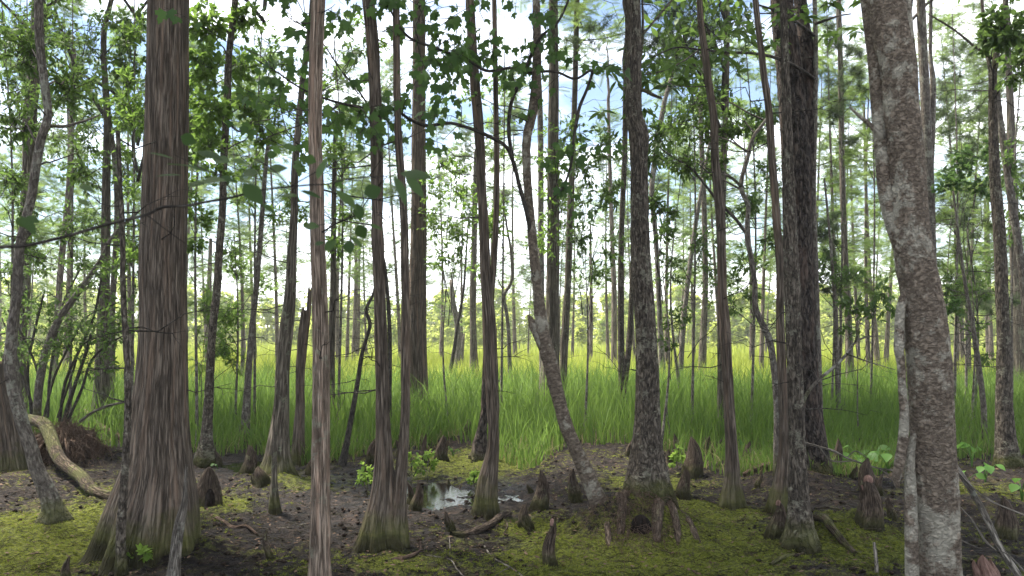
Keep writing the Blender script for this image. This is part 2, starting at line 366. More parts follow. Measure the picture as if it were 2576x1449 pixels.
def scatter(tpl, pos, d, nrm, sc):
    tv, tf = tpl; x, y, z = frame(d, nrm); n = len(pos); sc = np.broadcast_to(sc, (n,))[:, None, None]
    V = pos[:, None] + sc * (tv[None, :, 0:1] * x[:, None] + tv[None, :, 1:2] * y[:, None] + tv[None, :, 2:3] * z[:, None])
    Ft = tf[None] + (np.arange(n) * len(tv))[:, None, None]
    return V.reshape(-1, 3), Ft.reshape(-1, 3), np.repeat(RNG.random(n), len(tv))
def twig_mesh(pl, r0, r1, ns=3):
    pl = np.asarray(pl); Mn, K, _ = pl.shape
    if Mn == 0: return np.zeros((0, 3)), np.zeros((0, 4), int), np.zeros((0, 3))
    T = unit(pl[:, -1] - pl[:, 0]); a = unit(np.cross(T, np.where(np.abs(T[:, 2:3]) > .8, [[1., 0, 0]], [[0, 0, 1.]]))); b_ = np.cross(T, a)
    th = np.arange(ns) * 2 * np.pi / ns
    rr = np.asarray(r0)[..., None] * np.ones((Mn, 1)) * (1 - np.linspace(0, 1, K))[None] + np.asarray(r1)[..., None] * np.ones((Mn, 1)) * np.linspace(0, 1, K)[None]
    V = pl[:, :, None] + rr[:, :, None, None] * (np.cos(th)[None, None, :, None] * a[:, None, None] + np.sin(th)[None, None, :, None] * b_[:, None, None])
    ii = np.arange(Mn * K * ns).reshape(Mn, K, ns); jj = np.roll(ii, -1, 2)
    Q = np.stack([ii[:, :-1], jj[:, :-1], jj[:, 1:], ii[:, 1:]], -1).reshape(-1, 4)
    V = V.reshape(-1, 3); return V, Q, V * 1.0
class Fol:
    def __init__(s): s.tw = {}; s.lv = {}
    def twig(s, pl, r0, r1):
        s.tw.setdefault(pl.shape[1], []).append((pl, np.broadcast_to(r0, (len(pl),)), np.broadcast_to(r1, (len(pl),))))
    def leaves(s, kind, pos, d, n, sc): s.lv.setdefault(kind, []).append((pos, d, n, np.broadcast_to(sc, (len(pos),))))
    def curve(s, A, B, sag, K=5):
        t = np.linspace(0, 1, K)[None, :, None]; Lg = np.linalg.norm(B - A, axis=1)[:, None, None]
        pl = A[:, None] * (1 - t) + B[:, None] * t + RNG.normal(size=(len(A), K, 3)) * .05 * Lg * np.sin(np.pi * t)
        pl[..., 2] += (sag * Lg * np.sin(np.pi * t))[..., 0]
        return pl
    def clump(s, C, R, ntw, nl, kind, size, inner=.25, r=.004, up=0.0):
        C = np.asarray(C, float); R = np.asarray(R, float)
        e = unit(RNG.normal(size=(ntw, 3))) * RNG.uniform(.45, 1.05, (ntw, 1)) ** .7 * R
        B = C + e; A = C + e * RNG.uniform(0, inner, (ntw, 1)) + RNG.normal(size=(ntw, 3)) * R * .15 - np.array([0, 0, .2]) * R
        pl = s.curve(A, B, .08); s.twig(pl, r, r * .3)
        t = RNG.uniform(.2, 1.0, (ntw, nl)); k = np.minimum((t * 4).astype(int), 3); f = t * 4 - k; ri = np.arange(ntw)[:, None]
        pos = (pl[ri, k] * (1 - f[..., None]) + pl[ri, k + 1] * f[..., None]).reshape(-1, 3)
        d0 = np.repeat(unit(B - A), nl, 0); rnd = RNG.normal(size=d0.shape)
        if kind == 'spray':
            d = unit(d0 * .6 + rnd * np.array([.6, .6, .12])); d[:, 2] -= .12; nn = np.array([0, 0, 1.]) + RNG.normal(size=d.shape) * .25
        elif kind == 'maple':
            d = unit(d0 * .3 + rnd * .5 + np.array([0, 0, -.8])); nn = RNG.normal(size=d.shape) + np.array([0, -.6, .5])
        else:
            d = unit(d0 * .6 + rnd * .6 + np.array([0, 0, -.25 + up])); nn = RNG.normal(size=d.shape) * .6 + np.array([0, 0, 1.])
        sc = size * RNG.uniform(.6, 1.15, len(pos))
        if kind == 'maple':
            q = pos + d * np.array([1, 1, .6]) * size * .5; s.twig(np.stack([pos, q], 1), .0012, .0008); pos = q
        s.leaves(kind, pos, d, nn, sc)
    def limb_sprays(s, A, D, Lg, ns, size, r=.006, droop=-.12, kind='spray'):
        n = len(A); B = A + unit(D) * Lg[:, None]; B[:, 2] += droop * Lg
        pl = s.curve(A, B, .06); s.twig(pl, r * Lg, .0015)
        t = RNG.uniform(.18, 1.0, (n, ns)); k = np.minimum((t * 4).astype(int), 3); f = t * 4 - k; ri = np.arange(n)[:, None]
        pos = (pl[ri, k] * (1 - f[..., None]) + pl[ri, k + 1] * f[..., None]).reshape(-1, 3)
        d0 = np.repeat(unit(B - A), ns, 0); side = unit(np.cross(d0, [[0, 0, 1.]])) * RNG.choice([-1, 1], len(d0))[:, None]
        d = unit(d0 * RNG.uniform(.2, .9, (len(d0), 1)) + side * .8 + RNG.normal(size=d0.shape) * np.array([.3, .3, .35])); pos = pos + RNG.normal(size=pos.shape) * size * np.array([.25, .25, .3])
        s.leaves(kind, pos, d, np.array([0, 0, 1.]) + RNG.normal(size=d.shape) * .7, size * RNG.uniform(.5, 1.3, len(pos)))
    def twig_me(s, name, off=0):
        V = []; Q = []; o = 0
        for K, l in s.tw.items():
            v, q, _ = twig_mesh(np.concatenate([a[0] for a in l]), np.concatenate([a[1] for a in l]), np.concatenate([a[2] for a in l]))
            V.append(v); Q.append(q + o); o += len(v)
        V = np.vstack(V); return make_mesh(name, V - np.asarray(off), [np.vstack(Q)], {'bk': V})
    def leaf_me(s, name, off=0):
        V = []; Ft = []; Rr = []; o = 0
        for k, l in s.lv.items():
            v, f, r = scatter(TPL[k], *[np.concatenate([a[i] for a in l]) for i in range(4)])
            V.append(v); Ft.append(f + o); Rr.append(r); o += len(v)
        return make_mesh(name, np.vstack(V) - np.asarray(off), [np.vstack(Ft)], {'rnd': np.concatenate(Rr)}, smooth=False)
    def build(s, parent, lm, tm, off=(0, 0, 0), names=('crown', 'twigs')):
        if s.lv: tag(obj(names[0], s.leaf_me(names[0], off), lm, parent), kind='stuff')
        if s.tw: tag(obj(names[1], s.twig_me(names[1], off), tm, parent), kind='stuff')

# high crowns above the picture, shared mesh data
def high_crown(kind):
    f = Fol()
    if kind == 'feather':
        n = 70; z = RNG.uniform(-3.2, 3.6, n); a = RNG.uniform(0, 6.28, n)
        A = np.stack([z * 0, z * 0, z], -1); D = np.stack([np.cos(a), np.sin(a), .15 + 0 * a], -1)
        f.limb_sprays(A, D, 2.6 * np.clip(1.05 - (z + 3.2) / 9, .3, 1) * RNG.uniform(.6, 1.1, n), 34, .34)
    else:
        for i in range(16):
            a = RNG.uniform(0, 6.28); r = RNG.uniform(.3, 2.0); c = np.array([math.cos(a) * r, math.sin(a) * r, RNG.uniform(-2.6, 2.6)])
            f.twig(f.curve(np.array([[0, 0, c[2] - 1.2]]), c[None], .05), .03, .01)
            f.clump(c, (1.0, 1.0, .7), 26, 7, 'small' if kind == 'broad' else 'needle', .17 if kind == 'broad' else .26)
    return f.leaf_me('crown'), f.twig_me('twigs')
HC = {}
def get_hc(kind):
    if kind not in HC: HC[kind] = [high_crown(kind) for _ in range(2)]
    return HC[kind][RNG.integers(0, 2)]
HCM = {'feather': 'spray', 'broad': 'leaf_small', 'needle': 'needle'}

# ------------------------------------------------------------------ trees
TREES = {}
def px_path(pts, d, dd=None):
    n = len(pts); A = []
    for i, (x, y, wd) in enumerate(pts):
        di = d if dd is None else d + dd[i]
        A.append((*P(x, y, di), wd / F * di / 2))
    return np.array(A)
def trunk_parts(pts, d, mat, H, nrk=1.0, **kw):
    """pts from top to bottom in photo px; returns tube parts, full path"""
    A = px_path(pts[::-1], d); wmax = max(p[2] for p in pts)
    z_low = float(gz(A[0, 0], A[0, 1])) - .12
    if A[0, 2] > z_low + .02:
        dz = A[0, 2] - z_low; low = A[0].copy(); low[:3] -= (A[1, :3] - A[0, :3]) / (A[1, 2] - A[0, 2] + 1e-6) * dz * np.array([.35, .35, 0]); low[2] = z_low; low[3] *= 1.12
        A = np.vstack([low, A])
    lenpx = sum(math.hypot(a[0] - b_[0], a[1] - b_[1]) for a, b_ in zip(pts[:-1], pts[1:]))
    n = int(np.clip(lenpx / max(3.5, min(8, 200 / max(wmax, 1))), 20, 340)); S = resample(A, n)
    if H and H > S[-1, 2]:
        dirn = unit(S[-1, :3] - S[-6, :3]); dirn = unit(dirn * .7 + np.array([0, 0, .5])); m = 10
        t = np.linspace(0, 1, m + 1)[1:, None]; ln = (H - S[-1, 2]) / max(dirn[2], .5)
        E = np.hstack([S[-1, :3] + dirn * t * ln + RNG.normal(size=(m, 3)) * .03 * np.array([1, 1, 0]), S[-1, 3] * (1 - .75 * t)])
        S = np.vstack([S, E])
    nr = int(np.clip(wmax * nrk, 8, 130)); L0 = np.linalg.norm(np.diff(S[:, :3], axis=0), axis=1).cumsum()
    zi = float(np.interp(0.0 + float(gz(A[0, 0], A[0, 1])), S[:, 2], np.concatenate([[0], L0])))
    return tube(S[:, :3], S[:, 3], nr, z0=zi, **kw), S
BK = {'cypress': dict(amp=.008, sp=.03, vl=.35), 'cypress_pale': dict(amp=.003, sp=.02, vl=.25), 'cypress_grey': dict(amp=.005, sp=.03, vl=.3), 'rough': dict(amp=.006, sp=.03, vl=.07),
      'pine': dict(amp=.014, sp=.05, vl=.12), 'lichen': dict(amp=.005, sp=.03, vl=.05, wob=.06), 'grey': dict(amp=.002, sp=.03, vl=.1, wob=.07), 'dark': dict(amp=.002, sp=.03, vl=.1, wob=.07)}
SEED = [0]
def tree(name, label, pts, mat='cypress', yb=None, d=None, H=13, crown='feather', cs=1.0, limbs=(), lobes=0, lobeh=.35, extra=(), dead=0, fol=(), folmat='leaf_small', group=None, jag=0, cat='tree', crown_h=None):
    SEED[0] += 1; sd_ = SEED[0]
    if d is None: d = depth(yb if yb else pts[-1][1])
    bk = BK.get(mat, {})
    part, S = trunk_parts(pts, d, mat, H, seed=sd_, lobes=lobes, lobeh=lobeh, jag=jag, **bk)
    base = (S[0, 0], S[0, 1], float(gz(S[0, 0], S[0, 1])))
    root = empty(name, label, cat, base, group); off = np.array(base)
    tube_obj('trunk', [part], M[mat], root, off)
    for ep in extra:
        e, _ = trunk_parts(ep, d, mat, H if ep[0][1] < 40 else None, seed=sd_ + 50, lobes=max(0, lobes - 3), lobeh=lobeh, jag=.08 if ep[0][1] >= 40 else 0, **bk)
        tube_obj('trunk', [e], M[mat], root, off)
    for lb in limbs:
        pl = lb[0]; dd = np.linspace(0, lb[1] if len(lb) > 1 else 0, len(pl)); A = px_path(pl, d, dd)
        Ss = resample(A, max(8, len(pl) * 6)); 
        tube_obj('limb', [tube(Ss[:, :3], Ss[:, 3], max(6, int(pl[0][2] * .8)), seed=sd_ + 9, wob=.08, amp=.001, sp=.02, vl=.05)], M[lb[2]] if len(lb) > 2 else M[mat], root, off)
    f = Fol(); vis = S[(S[:, 2] > .8)]
    if dead:
        dead = int(dead * 1.7)
        top = CAMH + HY / F * d; z = RNG.uniform(1.0, min(top * 1.1, S[-1, 2]), dead); A = np.stack([np.interp(z, S[:, 2], S[:, i]) for i in range(3)], -1)
        a = RNG.uniform(0, 6.28, dead); D = np.stack([np.cos(a), np.sin(a) * .8, RNG.uniform(-.25, .45, dead)], -1); Lg = RNG.uniform(.15, 1.0, dead) * min(1.4, .5 + d / 25)
        B = A + unit(D) * Lg[:, None]; pl = f.curve(A, B, -.05); f.twig(pl, .0045 + .004 * Lg, .0015)
        for k in range(2):
            kk = RNG.integers(2, 4, dead); s0 = pl[np.arange(dead), kk]; e = s0 + unit(unit(D) + RNG.normal(size=D.shape) * .6) * Lg[:, None] * .45; f.twig(f.curve(s0, e, 0), .003, .001)
    for c in fol:    # (x, y, rx, ry, ntw, nl, kind, size, ddepth)
        x, y, rx, ry, ntw, nl, kind, size = c[:8]; dd = c[8] if len(c) > 8 else 0.0
        C = P(x, y, d + dd); k = (d + dd) / F
        zt = np.clip(C[2] - .35 * abs(C[0] - np.interp(C[2], S[:, 2], S[:, 0])) - .2, .5, S[-1, 2]); A = np.array([np.interp(zt, S[:, 2], S[:, i]) for i in range(3)])
        f.twig(f.curve(A[None], C[None], .06), .012, .004)
        f.clump(C, (rx * k * 1.1, (rx + ry) * .5 * k, ry * k * 1.1), int(ntw * 1.8), nl + 2, kind, size)
    f.build(root, M[folmat], M['dark'], off)
    if crown and H:
        lm, tm = get_hc(crown)
        for mesh, mat_, nm in ((lm, M[HCM[crown]], 'crown'), (tm, M['dark'], 'twigs')):
            o = obj(nm, mesh, mat_, root); tag(o, kind='stuff'); o.location = [float(S[-1, 0] - base[0]), float(S[-1, 1] - base[1]), float((crown_h or max(S[-1, 2] - 2.2, 8.6 if d < 9.5 else 0)) - base[2])]
            o.rotation_euler = (0, 0, sd_ * 1.1); o.scale = (cs, cs, cs)
    TREES[label] = (root, S, d)
    return root
# ------------------------------------------------------------------ the trees of the photograph (x, y, width from top to foot)
CY, TR = 'cypress_tree', 'tree'
tree(CY, 'massive reddish brown cypress trunk with flaring buttress, thickest tree in the grove',
     [(424, 0, 94), (422, 150, 96), (420, 300, 98), (415, 500, 103), (410, 700, 108), (411, 760, 108), (409, 924, 118), (402, 1074, 140), (400, 1174, 162), (394, 1249, 196), (385, 1324, 222), (377, 1392, 250)],
     'cypress', yb=1392, H=15, lobes=9, lobeh=.28, dead=4, cs=1.3)
tree(CY, 'slender straight cypress with pale pinkish shaggy bark and no visible roots',
     [(801, 0, 32), (794, 200, 33), (793, 350, 32), (796, 450, 34), (799, 600, 35), (804, 740, 37), (808, 924, 41), (807, 1124, 44), (806, 1324, 49), (804, 1449, 58), (803, 1495, 72)],
     'cypress_pale', yb=1495, H=11, dead=6)
tree(CY, 'twin stemmed brown cypress joined at one mossy black footed base',
     [(926, 0, 26), (936, 100, 27), (943, 200, 28), (947, 350, 27), (949, 500, 27), (951, 640, 28), (955, 740, 28), (960, 924, 30), (964, 1074, 35), (966, 1174, 46), (963, 1249, 58), (957, 1324, 82), (957, 1374, 104)],
     'cypress', H=12, lobes=7, lobeh=.12, dead=10,
     extra=[[(997, 0, 13), (998, 200, 14), (1002, 350, 15), (1014, 500, 15), (1019, 700, 16), (1020, 924, 18), (1020, 1024, 18), (1015, 1124, 22), (1006, 1224, 31), (1003, 1300, 40), (1000, 1350, 52)]])
tree(CY, 'large straight furrowed cypress standing in the tall grass behind the twin stemmed one',
     [(1054, 0, 30), (1054, 200, 31), (1053, 400, 35), (1053, 600, 39), (1050, 740, 44), (1051, 924, 47), (1053, 1010, 54), (1053, 1060, 66)], 'cypress', d=13.6, H=15, lobes=7, dead=12)
tree(CY, 'forked cypress whose two stems cross above a bowed smooth lower trunk',
     [(1182, 0, 18), (1190, 150, 21), (1202, 300, 23), (1211, 450, 22), (1218, 600, 22), (1222, 700, 24), (1230, 800, 31), (1235, 924, 32), (1240, 1024, 29), (1240, 1124, 29), (1233, 1174, 38), (1225, 1224, 50), (1222, 1270, 56), (1221, 1302, 66)],
     'cypress', H=12, lobes=6, lobeh=.1, dead=12,
     limbs=[([(1234, 800, 16), (1236, 740, 15), (1241, 680, 15), (1246, 600, 15), (1250, 450, 14), (1248, 300, 13), (1245, 100, 12), (1243, -10, 11), (1240, -120, 8)], .15)])
tree(TR, 'rough barked dark tree on a mound of exposed roots with knot in upper trunk',
     [(1594, 0, 31), (1596, 100, 33), (1594, 200, 37), (1597, 300, 42), (1606, 335, 47), (1607, 400, 41), (1609, 500, 43), (1610, 600, 46), (1614, 700, 50), (1620, 760, 49), (1624, 824, 49), (1628, 924, 54), (1629, 1024, 60), (1628, 1124, 76), (1629, 1174, 92), (1632, 1224, 112), (1640, 1274, 124), (1641, 1312, 160)],
     'rough', H=14, crown='broad', lobes=7, lobeh=.15, dead=5, limbs=[([(1600, 222, 10), (1622, 228, 9), (1645, 240, 8), (1664, 247, 5)], -.1), ([(1606, 100, 7), (1640, 60, 6), (1690, 0, 5)], .3), ([(1583, 180, 9), (1577, 90, 8), (1575, 0, 8), (1570, -80, 6)], .05), ([(1612, 150, 7), (1617, 80, 6), (1615, -20, 5)], .1)])
tree(CY, 'brown cypress with grey upper bark in the grass behind the bent maple',
     [(1392, 0, 21), (1393, 200, 24), (1391, 400, 28), (1392, 600, 30), (1390, 740, 32), (1389, 824, 34), (1384, 924, 46), (1381, 1000, 60), (1380, 1030, 70)], 'cypress_grey', d=14.5, H=14, lobes=7, dead=10,
     fol=[(1400, 520, 60, 70, 14, 8, 'small', .10), (1380, 600, 50, 80, 14, 8, 'small', .10), (1420, 330, 70, 60, 12, 8, 'small', .10), (1385, 430, 55, 60, 16, 8, 'small', .10)], folmat='leaf_bright')
tree(CY, 'thin leaning brown cypress close beside the grey topped cypress in grass',
     [(1451, 0, 13), (1447, 200, 13), (1440, 400, 14), (1434, 550, 17), (1428, 720, 16), (1422, 824, 19), (1417, 924, 19), (1413, 1010, 24)], 'cypress_grey', d=15.5, H=12, dead=9)
tree(TR, 'narrow straight grey trunk partly hidden behind the bent maple',
     [(1352, 120, 10), (1357, 230, 13), (1361, 600, 15), (1362, 760, 15), (1366, 1000, 20)], 'grey', d=17, H=9, crown=None, dead=10)
tree(CY, 'rough double stemmed slim trunk standing in grass left of the dark knotted tree',
     [(1574, 200, 12), (1571, 400, 12), (1563, 600, 13), (1562, 740, 15), (1563, 900, 17), (1568, 1020, 21), (1570, 1075, 28)], 'rough', d=13.3, H=9, crown=None, dead=8,
     limbs=[([(1567, 1000, 14), (1576, 930, 15), (1584, 850, 15), (1588, 760, 13), (1592, 640, 11), (1604, 500, 9)], .2)])
tree(CY, 'thin pale trunk beside the rough double stemmed slim trunk',
     [(1530, 250, 8), (1535, 450, 10), (1540, 600, 11), (1545, 740, 14), (1545, 900, 16), (1546, 960, 20)], 'farbark', d=24, H=10.5, crown=None, dead=8)
tree(CY, 'reddish slim cypress with small flared mossy foot right of the dark knotted tree',
     [(1763, 60, 12), (1776, 150, 14), (1783, 210, 15), (1796, 300, 16), (1799, 400, 18), (1809, 500, 21), (1815, 600, 20), (1817, 740, 21), (1823, 824, 25), (1829, 924, 23), (1834, 1024, 24), (1840, 1124, 27), (1842, 1174, 33), (1841, 1224, 44), (1842, 1271, 66)], 'cypress', H=13, lobes=6, lobeh=.08, dead=12)
tree(CY, 'dark grooved trunk behind the reddish slim cypress with small flared foot',
     [(1829, 0, 13), (1828, 150, 13), (1825, 300, 14), (1819, 450, 15), (1816, 650, 15), (1814, 824, 17), (1814, 950, 18), (1815, 1050, 21), (1816, 1105, 30)], 'cypress_grey', d=11.9, H=10, crown='broad', dead=8)
tree(CY, 'slim reddish cypress leaning against the grey speckled trunk, brown spreading foot',
     [(1900, 0, 12), (1908, 80, 13), (1920, 170, 14), (1932, 260, 14), (1942, 400, 16), (1952, 530, 17), (1962, 660, 17), (1963, 760, 17), (1964, 824, 19), (1967, 924, 20), (1971, 1050, 22), (1972, 1150, 26), (1966, 1224, 38), (1961, 1287, 56)], 'cypress', H=13, lobes=5, lobeh=.12, dead=6)
tree('pine_tree', 'black plated pine trunk, forked high up, behind the grey speckled trunk',
     [(1966, 0, 50), (1971, 60, 52), (1983, 150, 57), (1992, 250, 61), (2000, 350, 63), (2004, 480, 64), (2008, 600, 65), (2014, 740, 62), (2021, 924, 64), (2028, 1024, 70), (2033, 1100, 82), (2039, 1170, 100), (2041, 1202, 118)],
     'pine', H=15, crown='needle', lobes=5, lobeh=.15, dead=7,
     limbs=[([(2016, 460, 30), (2030, 400, 36), (2037, 340, 34), (2036, 280, 35), (2033, 200, 35), (2029, 125, 38), (2020, 60, 32), (2012, -10, 30), (2008, -150, 22)], .12)])
tree(TR, 'grey speckled lichen trunk standing directly in front of the black pine',
     [(1970, 0, 14), (1975, 150, 17), (1981, 330, 21), (1983, 430, 25), (1986, 520, 29), (1989, 620, 33), (1993, 740, 37), (1997, 860, 36), (1999, 924, 35), (2003, 1024, 36), (2006, 1124, 38), (2008, 1224, 46), (2012, 1310, 60), (2014, 1384, 92)],
     'rough', H=7, crown=None, lobes=5, lobeh=.08, dead=4, limbs=[([(2015, 1045, 9), (2020, 1015, 9), (2032, 988, 9), (2060, 955, 8), (2097, 924, 8), (2130, 890, 7), (2152, 860, 6), (2180, 848, 4), (2215, 845, 2)], .15, 'grey'), ([(2130, 890, 4), (2170, 905, 3), (2250, 930, 1.5)], .3, 'grey'), ([(2152, 860, 4), (2158, 830, 3), (2166, 800, 2)], .1, 'grey')])
tree(TR, 'thick pale lichen blotched trunk with bark burl, nearest the broken grey stick',
     [(2228, 0, 84), (2244, 100, 84), (2259, 160, 82), (2266, 250, 79), (2275, 350, 84), (2283, 450, 83), (2288, 550, 86), (2300, 650, 88), (2318, 740, 90), (2328, 824, 97), (2338, 924, 100), (2343, 1024, 99), (2347, 1124, 100), (2352, 1224, 104), (2356, 1324, 103), (2362, 1449, 104), (2366, 1590, 124)],
     'lichen', d=4.15, H=11, crown='broad', lobes=4, lobeh=.1,
     limbs=[([(2290, 660, 50), (2256, 580, 44), (2232, 500, 38), (2222, 420, 35), (2216, 350, 35), (2208, 250, 34), (2200, 150, 33), (2190, 60, 33), (2180, -20, 32), (2165, -200, 26)], .12),
            ([(2310, 715, 30), (2282, 735, 24), (2268, 770, 22), (2263, 840, 24), (2262, 880, 24), (2267, 915, 20), (2269, 960, 20), (2275, 1050, 22), (2271, 1115, 25), (2262, 1170, 24), (2256, 1215, 15), (2259, 1228, 8)], -.08),
            ([(2320, 1060, 30), (2295, 1110, 20), (2288, 1160, 25), (2290, 1225, 28), (2292, 1320, 31), (2294, 1449, 33), (2296, 1600, 38)], -.1),
            ([(2215, 345, 14), (2190, 315, 11), (2160, 290, 8), (2138, 270, 5)], -.05), ([(2300, 160, 14), (2285, 60, 20), (2278, -20, 22), (2275, -120, 20)], .1)])
tree(TR, 'grey flaky trunk with flared foot beside the pinkish knees, forked at the top',
     [(2497, 170, 17), (2498, 300, 19), (2503, 450, 24), (2515, 600, 27), (2520, 740, 28), (2524, 830, 28), (2525, 924, 32), (2526, 1024, 38), (2531, 1110, 48), (2538, 1187, 70)],
     'rough', H=None, lobes=5, lobeh=.1, dead=8, limbs=[([(2498, 200, 13), (2486, 150, 9), (2478, 90, 8), (2470, 0, 7), (2460, -120, 5)], .2), ([(2498, 190, 16), (2508, 130, 15), (2518, 70, 14), (2530, 0, 13), (2545, -150, 9)], -.1), ([(2500, 150, 7), (2450, 115, 6), (2400, 75, 5), (2335, 35, 3)], .2)],
     fol=[(2530, 60, 50, 70, 26, 9, 'wide', .085, -1.0), (2490, 90, 40, 40, 14, 8, 'wide', .085, -.8), (2560, 160, 50, 60, 16, 8, 'wide', .085, -.6)])
tree(TR, 'brown trunk leaning beside the grey flaky trunk, half out of view',
     [(2505, 215, 14), (2520, 330, 15), (2537, 450, 17), (2553, 560, 18), (2567, 650, 18), (2580, 760, 20), (2592, 900, 22), (2598, 1100, 30), (2600, 1150, 36)], 'grey', d=10.4, H=None, dead=5,
     fol=[(2540, 400, 40, 60, 10, 8, 'small', .08)])
tree(CY, 'brown cypress trunk rising from sunlit grass at the meadow edge behind grey flaky trunk',
     [(2535, 120, 13), (2541, 250, 16), (2547, 480, 22), (2556, 650, 27), (2564, 740, 31), (2569, 860, 34), (2573, 960, 40), (2575, 1000, 50)], 'cypress_grey', d=18, H=13, crown='feather', lobes=5, dead=10)
tree(TR, 'tall grey double trunk seen past the thick lichen blotched trunk',
     [(2316, -10, 20), (2320, 100, 22), (2328, 250, 23), (2334, 400, 24), (2339, 520, 24), (2343, 640, 23), (2350, 780, 24), (2358, 1010, 30)], 'grey', d=12.5, H=12, crown='broad', dead=9,
     limbs=[([(2338, 530, 15), (2342, 420, 14), (2346, 300, 14), (2345, 180, 12), (2342, 160, 10), (2341, 80, 9), (2344, -60, 7)], .1)])
for lab, pts, dd_, mt in (
    ('straight slim grey cypress pole at the meadow edge right of the black pine', [(2110, 0, 10), (2114, 150, 12), (2118, 400, 13), (2126, 650, 14), (2132, 760, 15), (2137, 900, 19), (2140, 1010, 26)], 17.5, 'cypress_grey'),
    ('very thin upright sapling between black pine and straight slim cypress pole', [(2074, 450, 4), (2088, 600, 6), (2096, 700, 8), (2103, 850, 9), (2108, 1000, 11), (2112, 1082, 14)], 13, 'grey'),
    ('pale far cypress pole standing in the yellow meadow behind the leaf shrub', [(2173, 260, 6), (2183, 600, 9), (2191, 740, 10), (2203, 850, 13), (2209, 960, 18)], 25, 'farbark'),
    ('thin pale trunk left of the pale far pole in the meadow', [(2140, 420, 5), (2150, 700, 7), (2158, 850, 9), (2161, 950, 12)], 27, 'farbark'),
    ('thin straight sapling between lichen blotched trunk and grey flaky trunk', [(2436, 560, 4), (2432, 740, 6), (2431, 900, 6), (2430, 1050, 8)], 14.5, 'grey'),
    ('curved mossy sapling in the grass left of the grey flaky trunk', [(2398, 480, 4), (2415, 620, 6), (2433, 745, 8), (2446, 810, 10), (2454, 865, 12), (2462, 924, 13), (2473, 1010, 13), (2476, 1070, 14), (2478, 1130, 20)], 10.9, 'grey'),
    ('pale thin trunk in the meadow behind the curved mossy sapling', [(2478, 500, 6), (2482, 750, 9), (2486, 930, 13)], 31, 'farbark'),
    ('grey brown trunk with thin dark stem in grass behind the conical knees', [(1763, 0, 11), (1766, 150, 11), (1763, 300, 11), (1769, 450, 12), (1773, 600, 13), (1774, 740, 14), (1769, 850, 17), (1766, 965, 24)], 22, 'cypress_grey'),
    ('crooked dark slim trunk in the grass right of the dark knotted tree', [(1790, 330, 6), (1766, 470, 9), (1757, 520, 10), (1742, 620, 11), (1729, 720, 12), (1719, 824, 13), (1713, 924, 14), (1712, 980, 20)], 19, 'grey'),
    ('slender grey trunk close behind the dark knotted tree', [(1703, 100, 7), (1690, 190, 9), (1673, 250, 11), (1660, 320, 13), (1648, 400, 13), (1640, 470, 13), (1650, 600, 12), (1657, 740, 13), (1662, 850, 14), (1666, 955, 20)], 20, 'grey'),
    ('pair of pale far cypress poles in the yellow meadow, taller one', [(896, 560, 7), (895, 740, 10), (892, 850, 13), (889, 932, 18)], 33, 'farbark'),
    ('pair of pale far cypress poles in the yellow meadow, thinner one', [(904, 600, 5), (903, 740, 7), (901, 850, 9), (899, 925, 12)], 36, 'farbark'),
    ('upright greenish trunk in the grass left of the forked cypress', [(1197, 380, 9), (1195, 480, 12), (1193, 600, 14), (1190, 740, 16), (1190, 824, 16), (1192, 900, 20), (1193, 957, 28)], 22, 'cypress_grey'),
    ('thin dark leaning sapling in front of the pale broken snag', [(1178, 560, 3), (1172, 650, 5), (1166, 730, 6), (1150, 824, 8), (1139, 900, 9), (1126, 970, 10), (1121, 1000, 12)], 19, 'dark'),
    ('wavy thin brown trunk in the grass right of the forked cypress', [(1262, 480, 4), (1275, 570, 5), (1287, 650, 7), (1284, 715, 8), (1268, 742, 9), (1273, 780, 9), (1278, 820, 9), (1281, 880, 10), (1285, 985, 13)], 18, 'grey'),
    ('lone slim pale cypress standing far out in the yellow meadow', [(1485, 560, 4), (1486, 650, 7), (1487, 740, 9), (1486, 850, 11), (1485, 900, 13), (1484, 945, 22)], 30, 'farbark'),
    ('thin dark trunk with leaf tufts close to the twin stemmed cypress', [(952, 600, 7), (966, 660, 8), (975, 740, 9), (980, 824, 10), (981, 924, 10), (980, 1024, 11), (979, 1105, 16)], 12, 'dark'),
    ('straight dark slim trunk just behind the pale shaggy cypress', [(846, 280, 9), (841, 450, 11), (839, 600, 12), (838, 740, 15), (835, 824, 16), (833, 924, 18), (834, 1024, 20), (835, 1092, 28)], 12.6, 'cypress_grey'),
    ('crooked bare thin trunk left of the twin stemmed cypress', [(948, 700, 4), (938, 742, 6), (921, 780, 8), (931, 815, 9), (922, 850, 9), (912, 885, 10), (900, 960, 11), (884, 1050, 13), (872, 1115, 15), (862, 1170, 22)], 9.65, 'dark'),
    ('slim grey trunk with narrow foot between the two leaning left trunks', [(676, 340, 8), (667, 435, 10), (655, 600, 12), (644, 730, 13), (634, 824, 14), (626, 924, 16), (620, 1024, 20), (614, 1115, 32)], 11.4, 'grey'),
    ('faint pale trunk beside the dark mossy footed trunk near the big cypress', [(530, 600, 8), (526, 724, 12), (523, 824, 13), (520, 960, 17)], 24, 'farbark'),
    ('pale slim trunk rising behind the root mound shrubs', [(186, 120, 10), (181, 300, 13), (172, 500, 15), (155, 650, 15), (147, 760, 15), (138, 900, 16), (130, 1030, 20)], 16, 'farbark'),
    ('straight dark thin trunk beside the broad dark trunk over root mound', [(262, 150, 8), (275, 300, 11), (290, 420, 13), (295, 520, 14), (290, 650, 14), (284, 740, 14), (281, 900, 16), (276, 1040, 22)], 13.6, 'grey'),
    ):
    tree(TR, lab, pts, mt, d=dd_, H=None, dead=12)
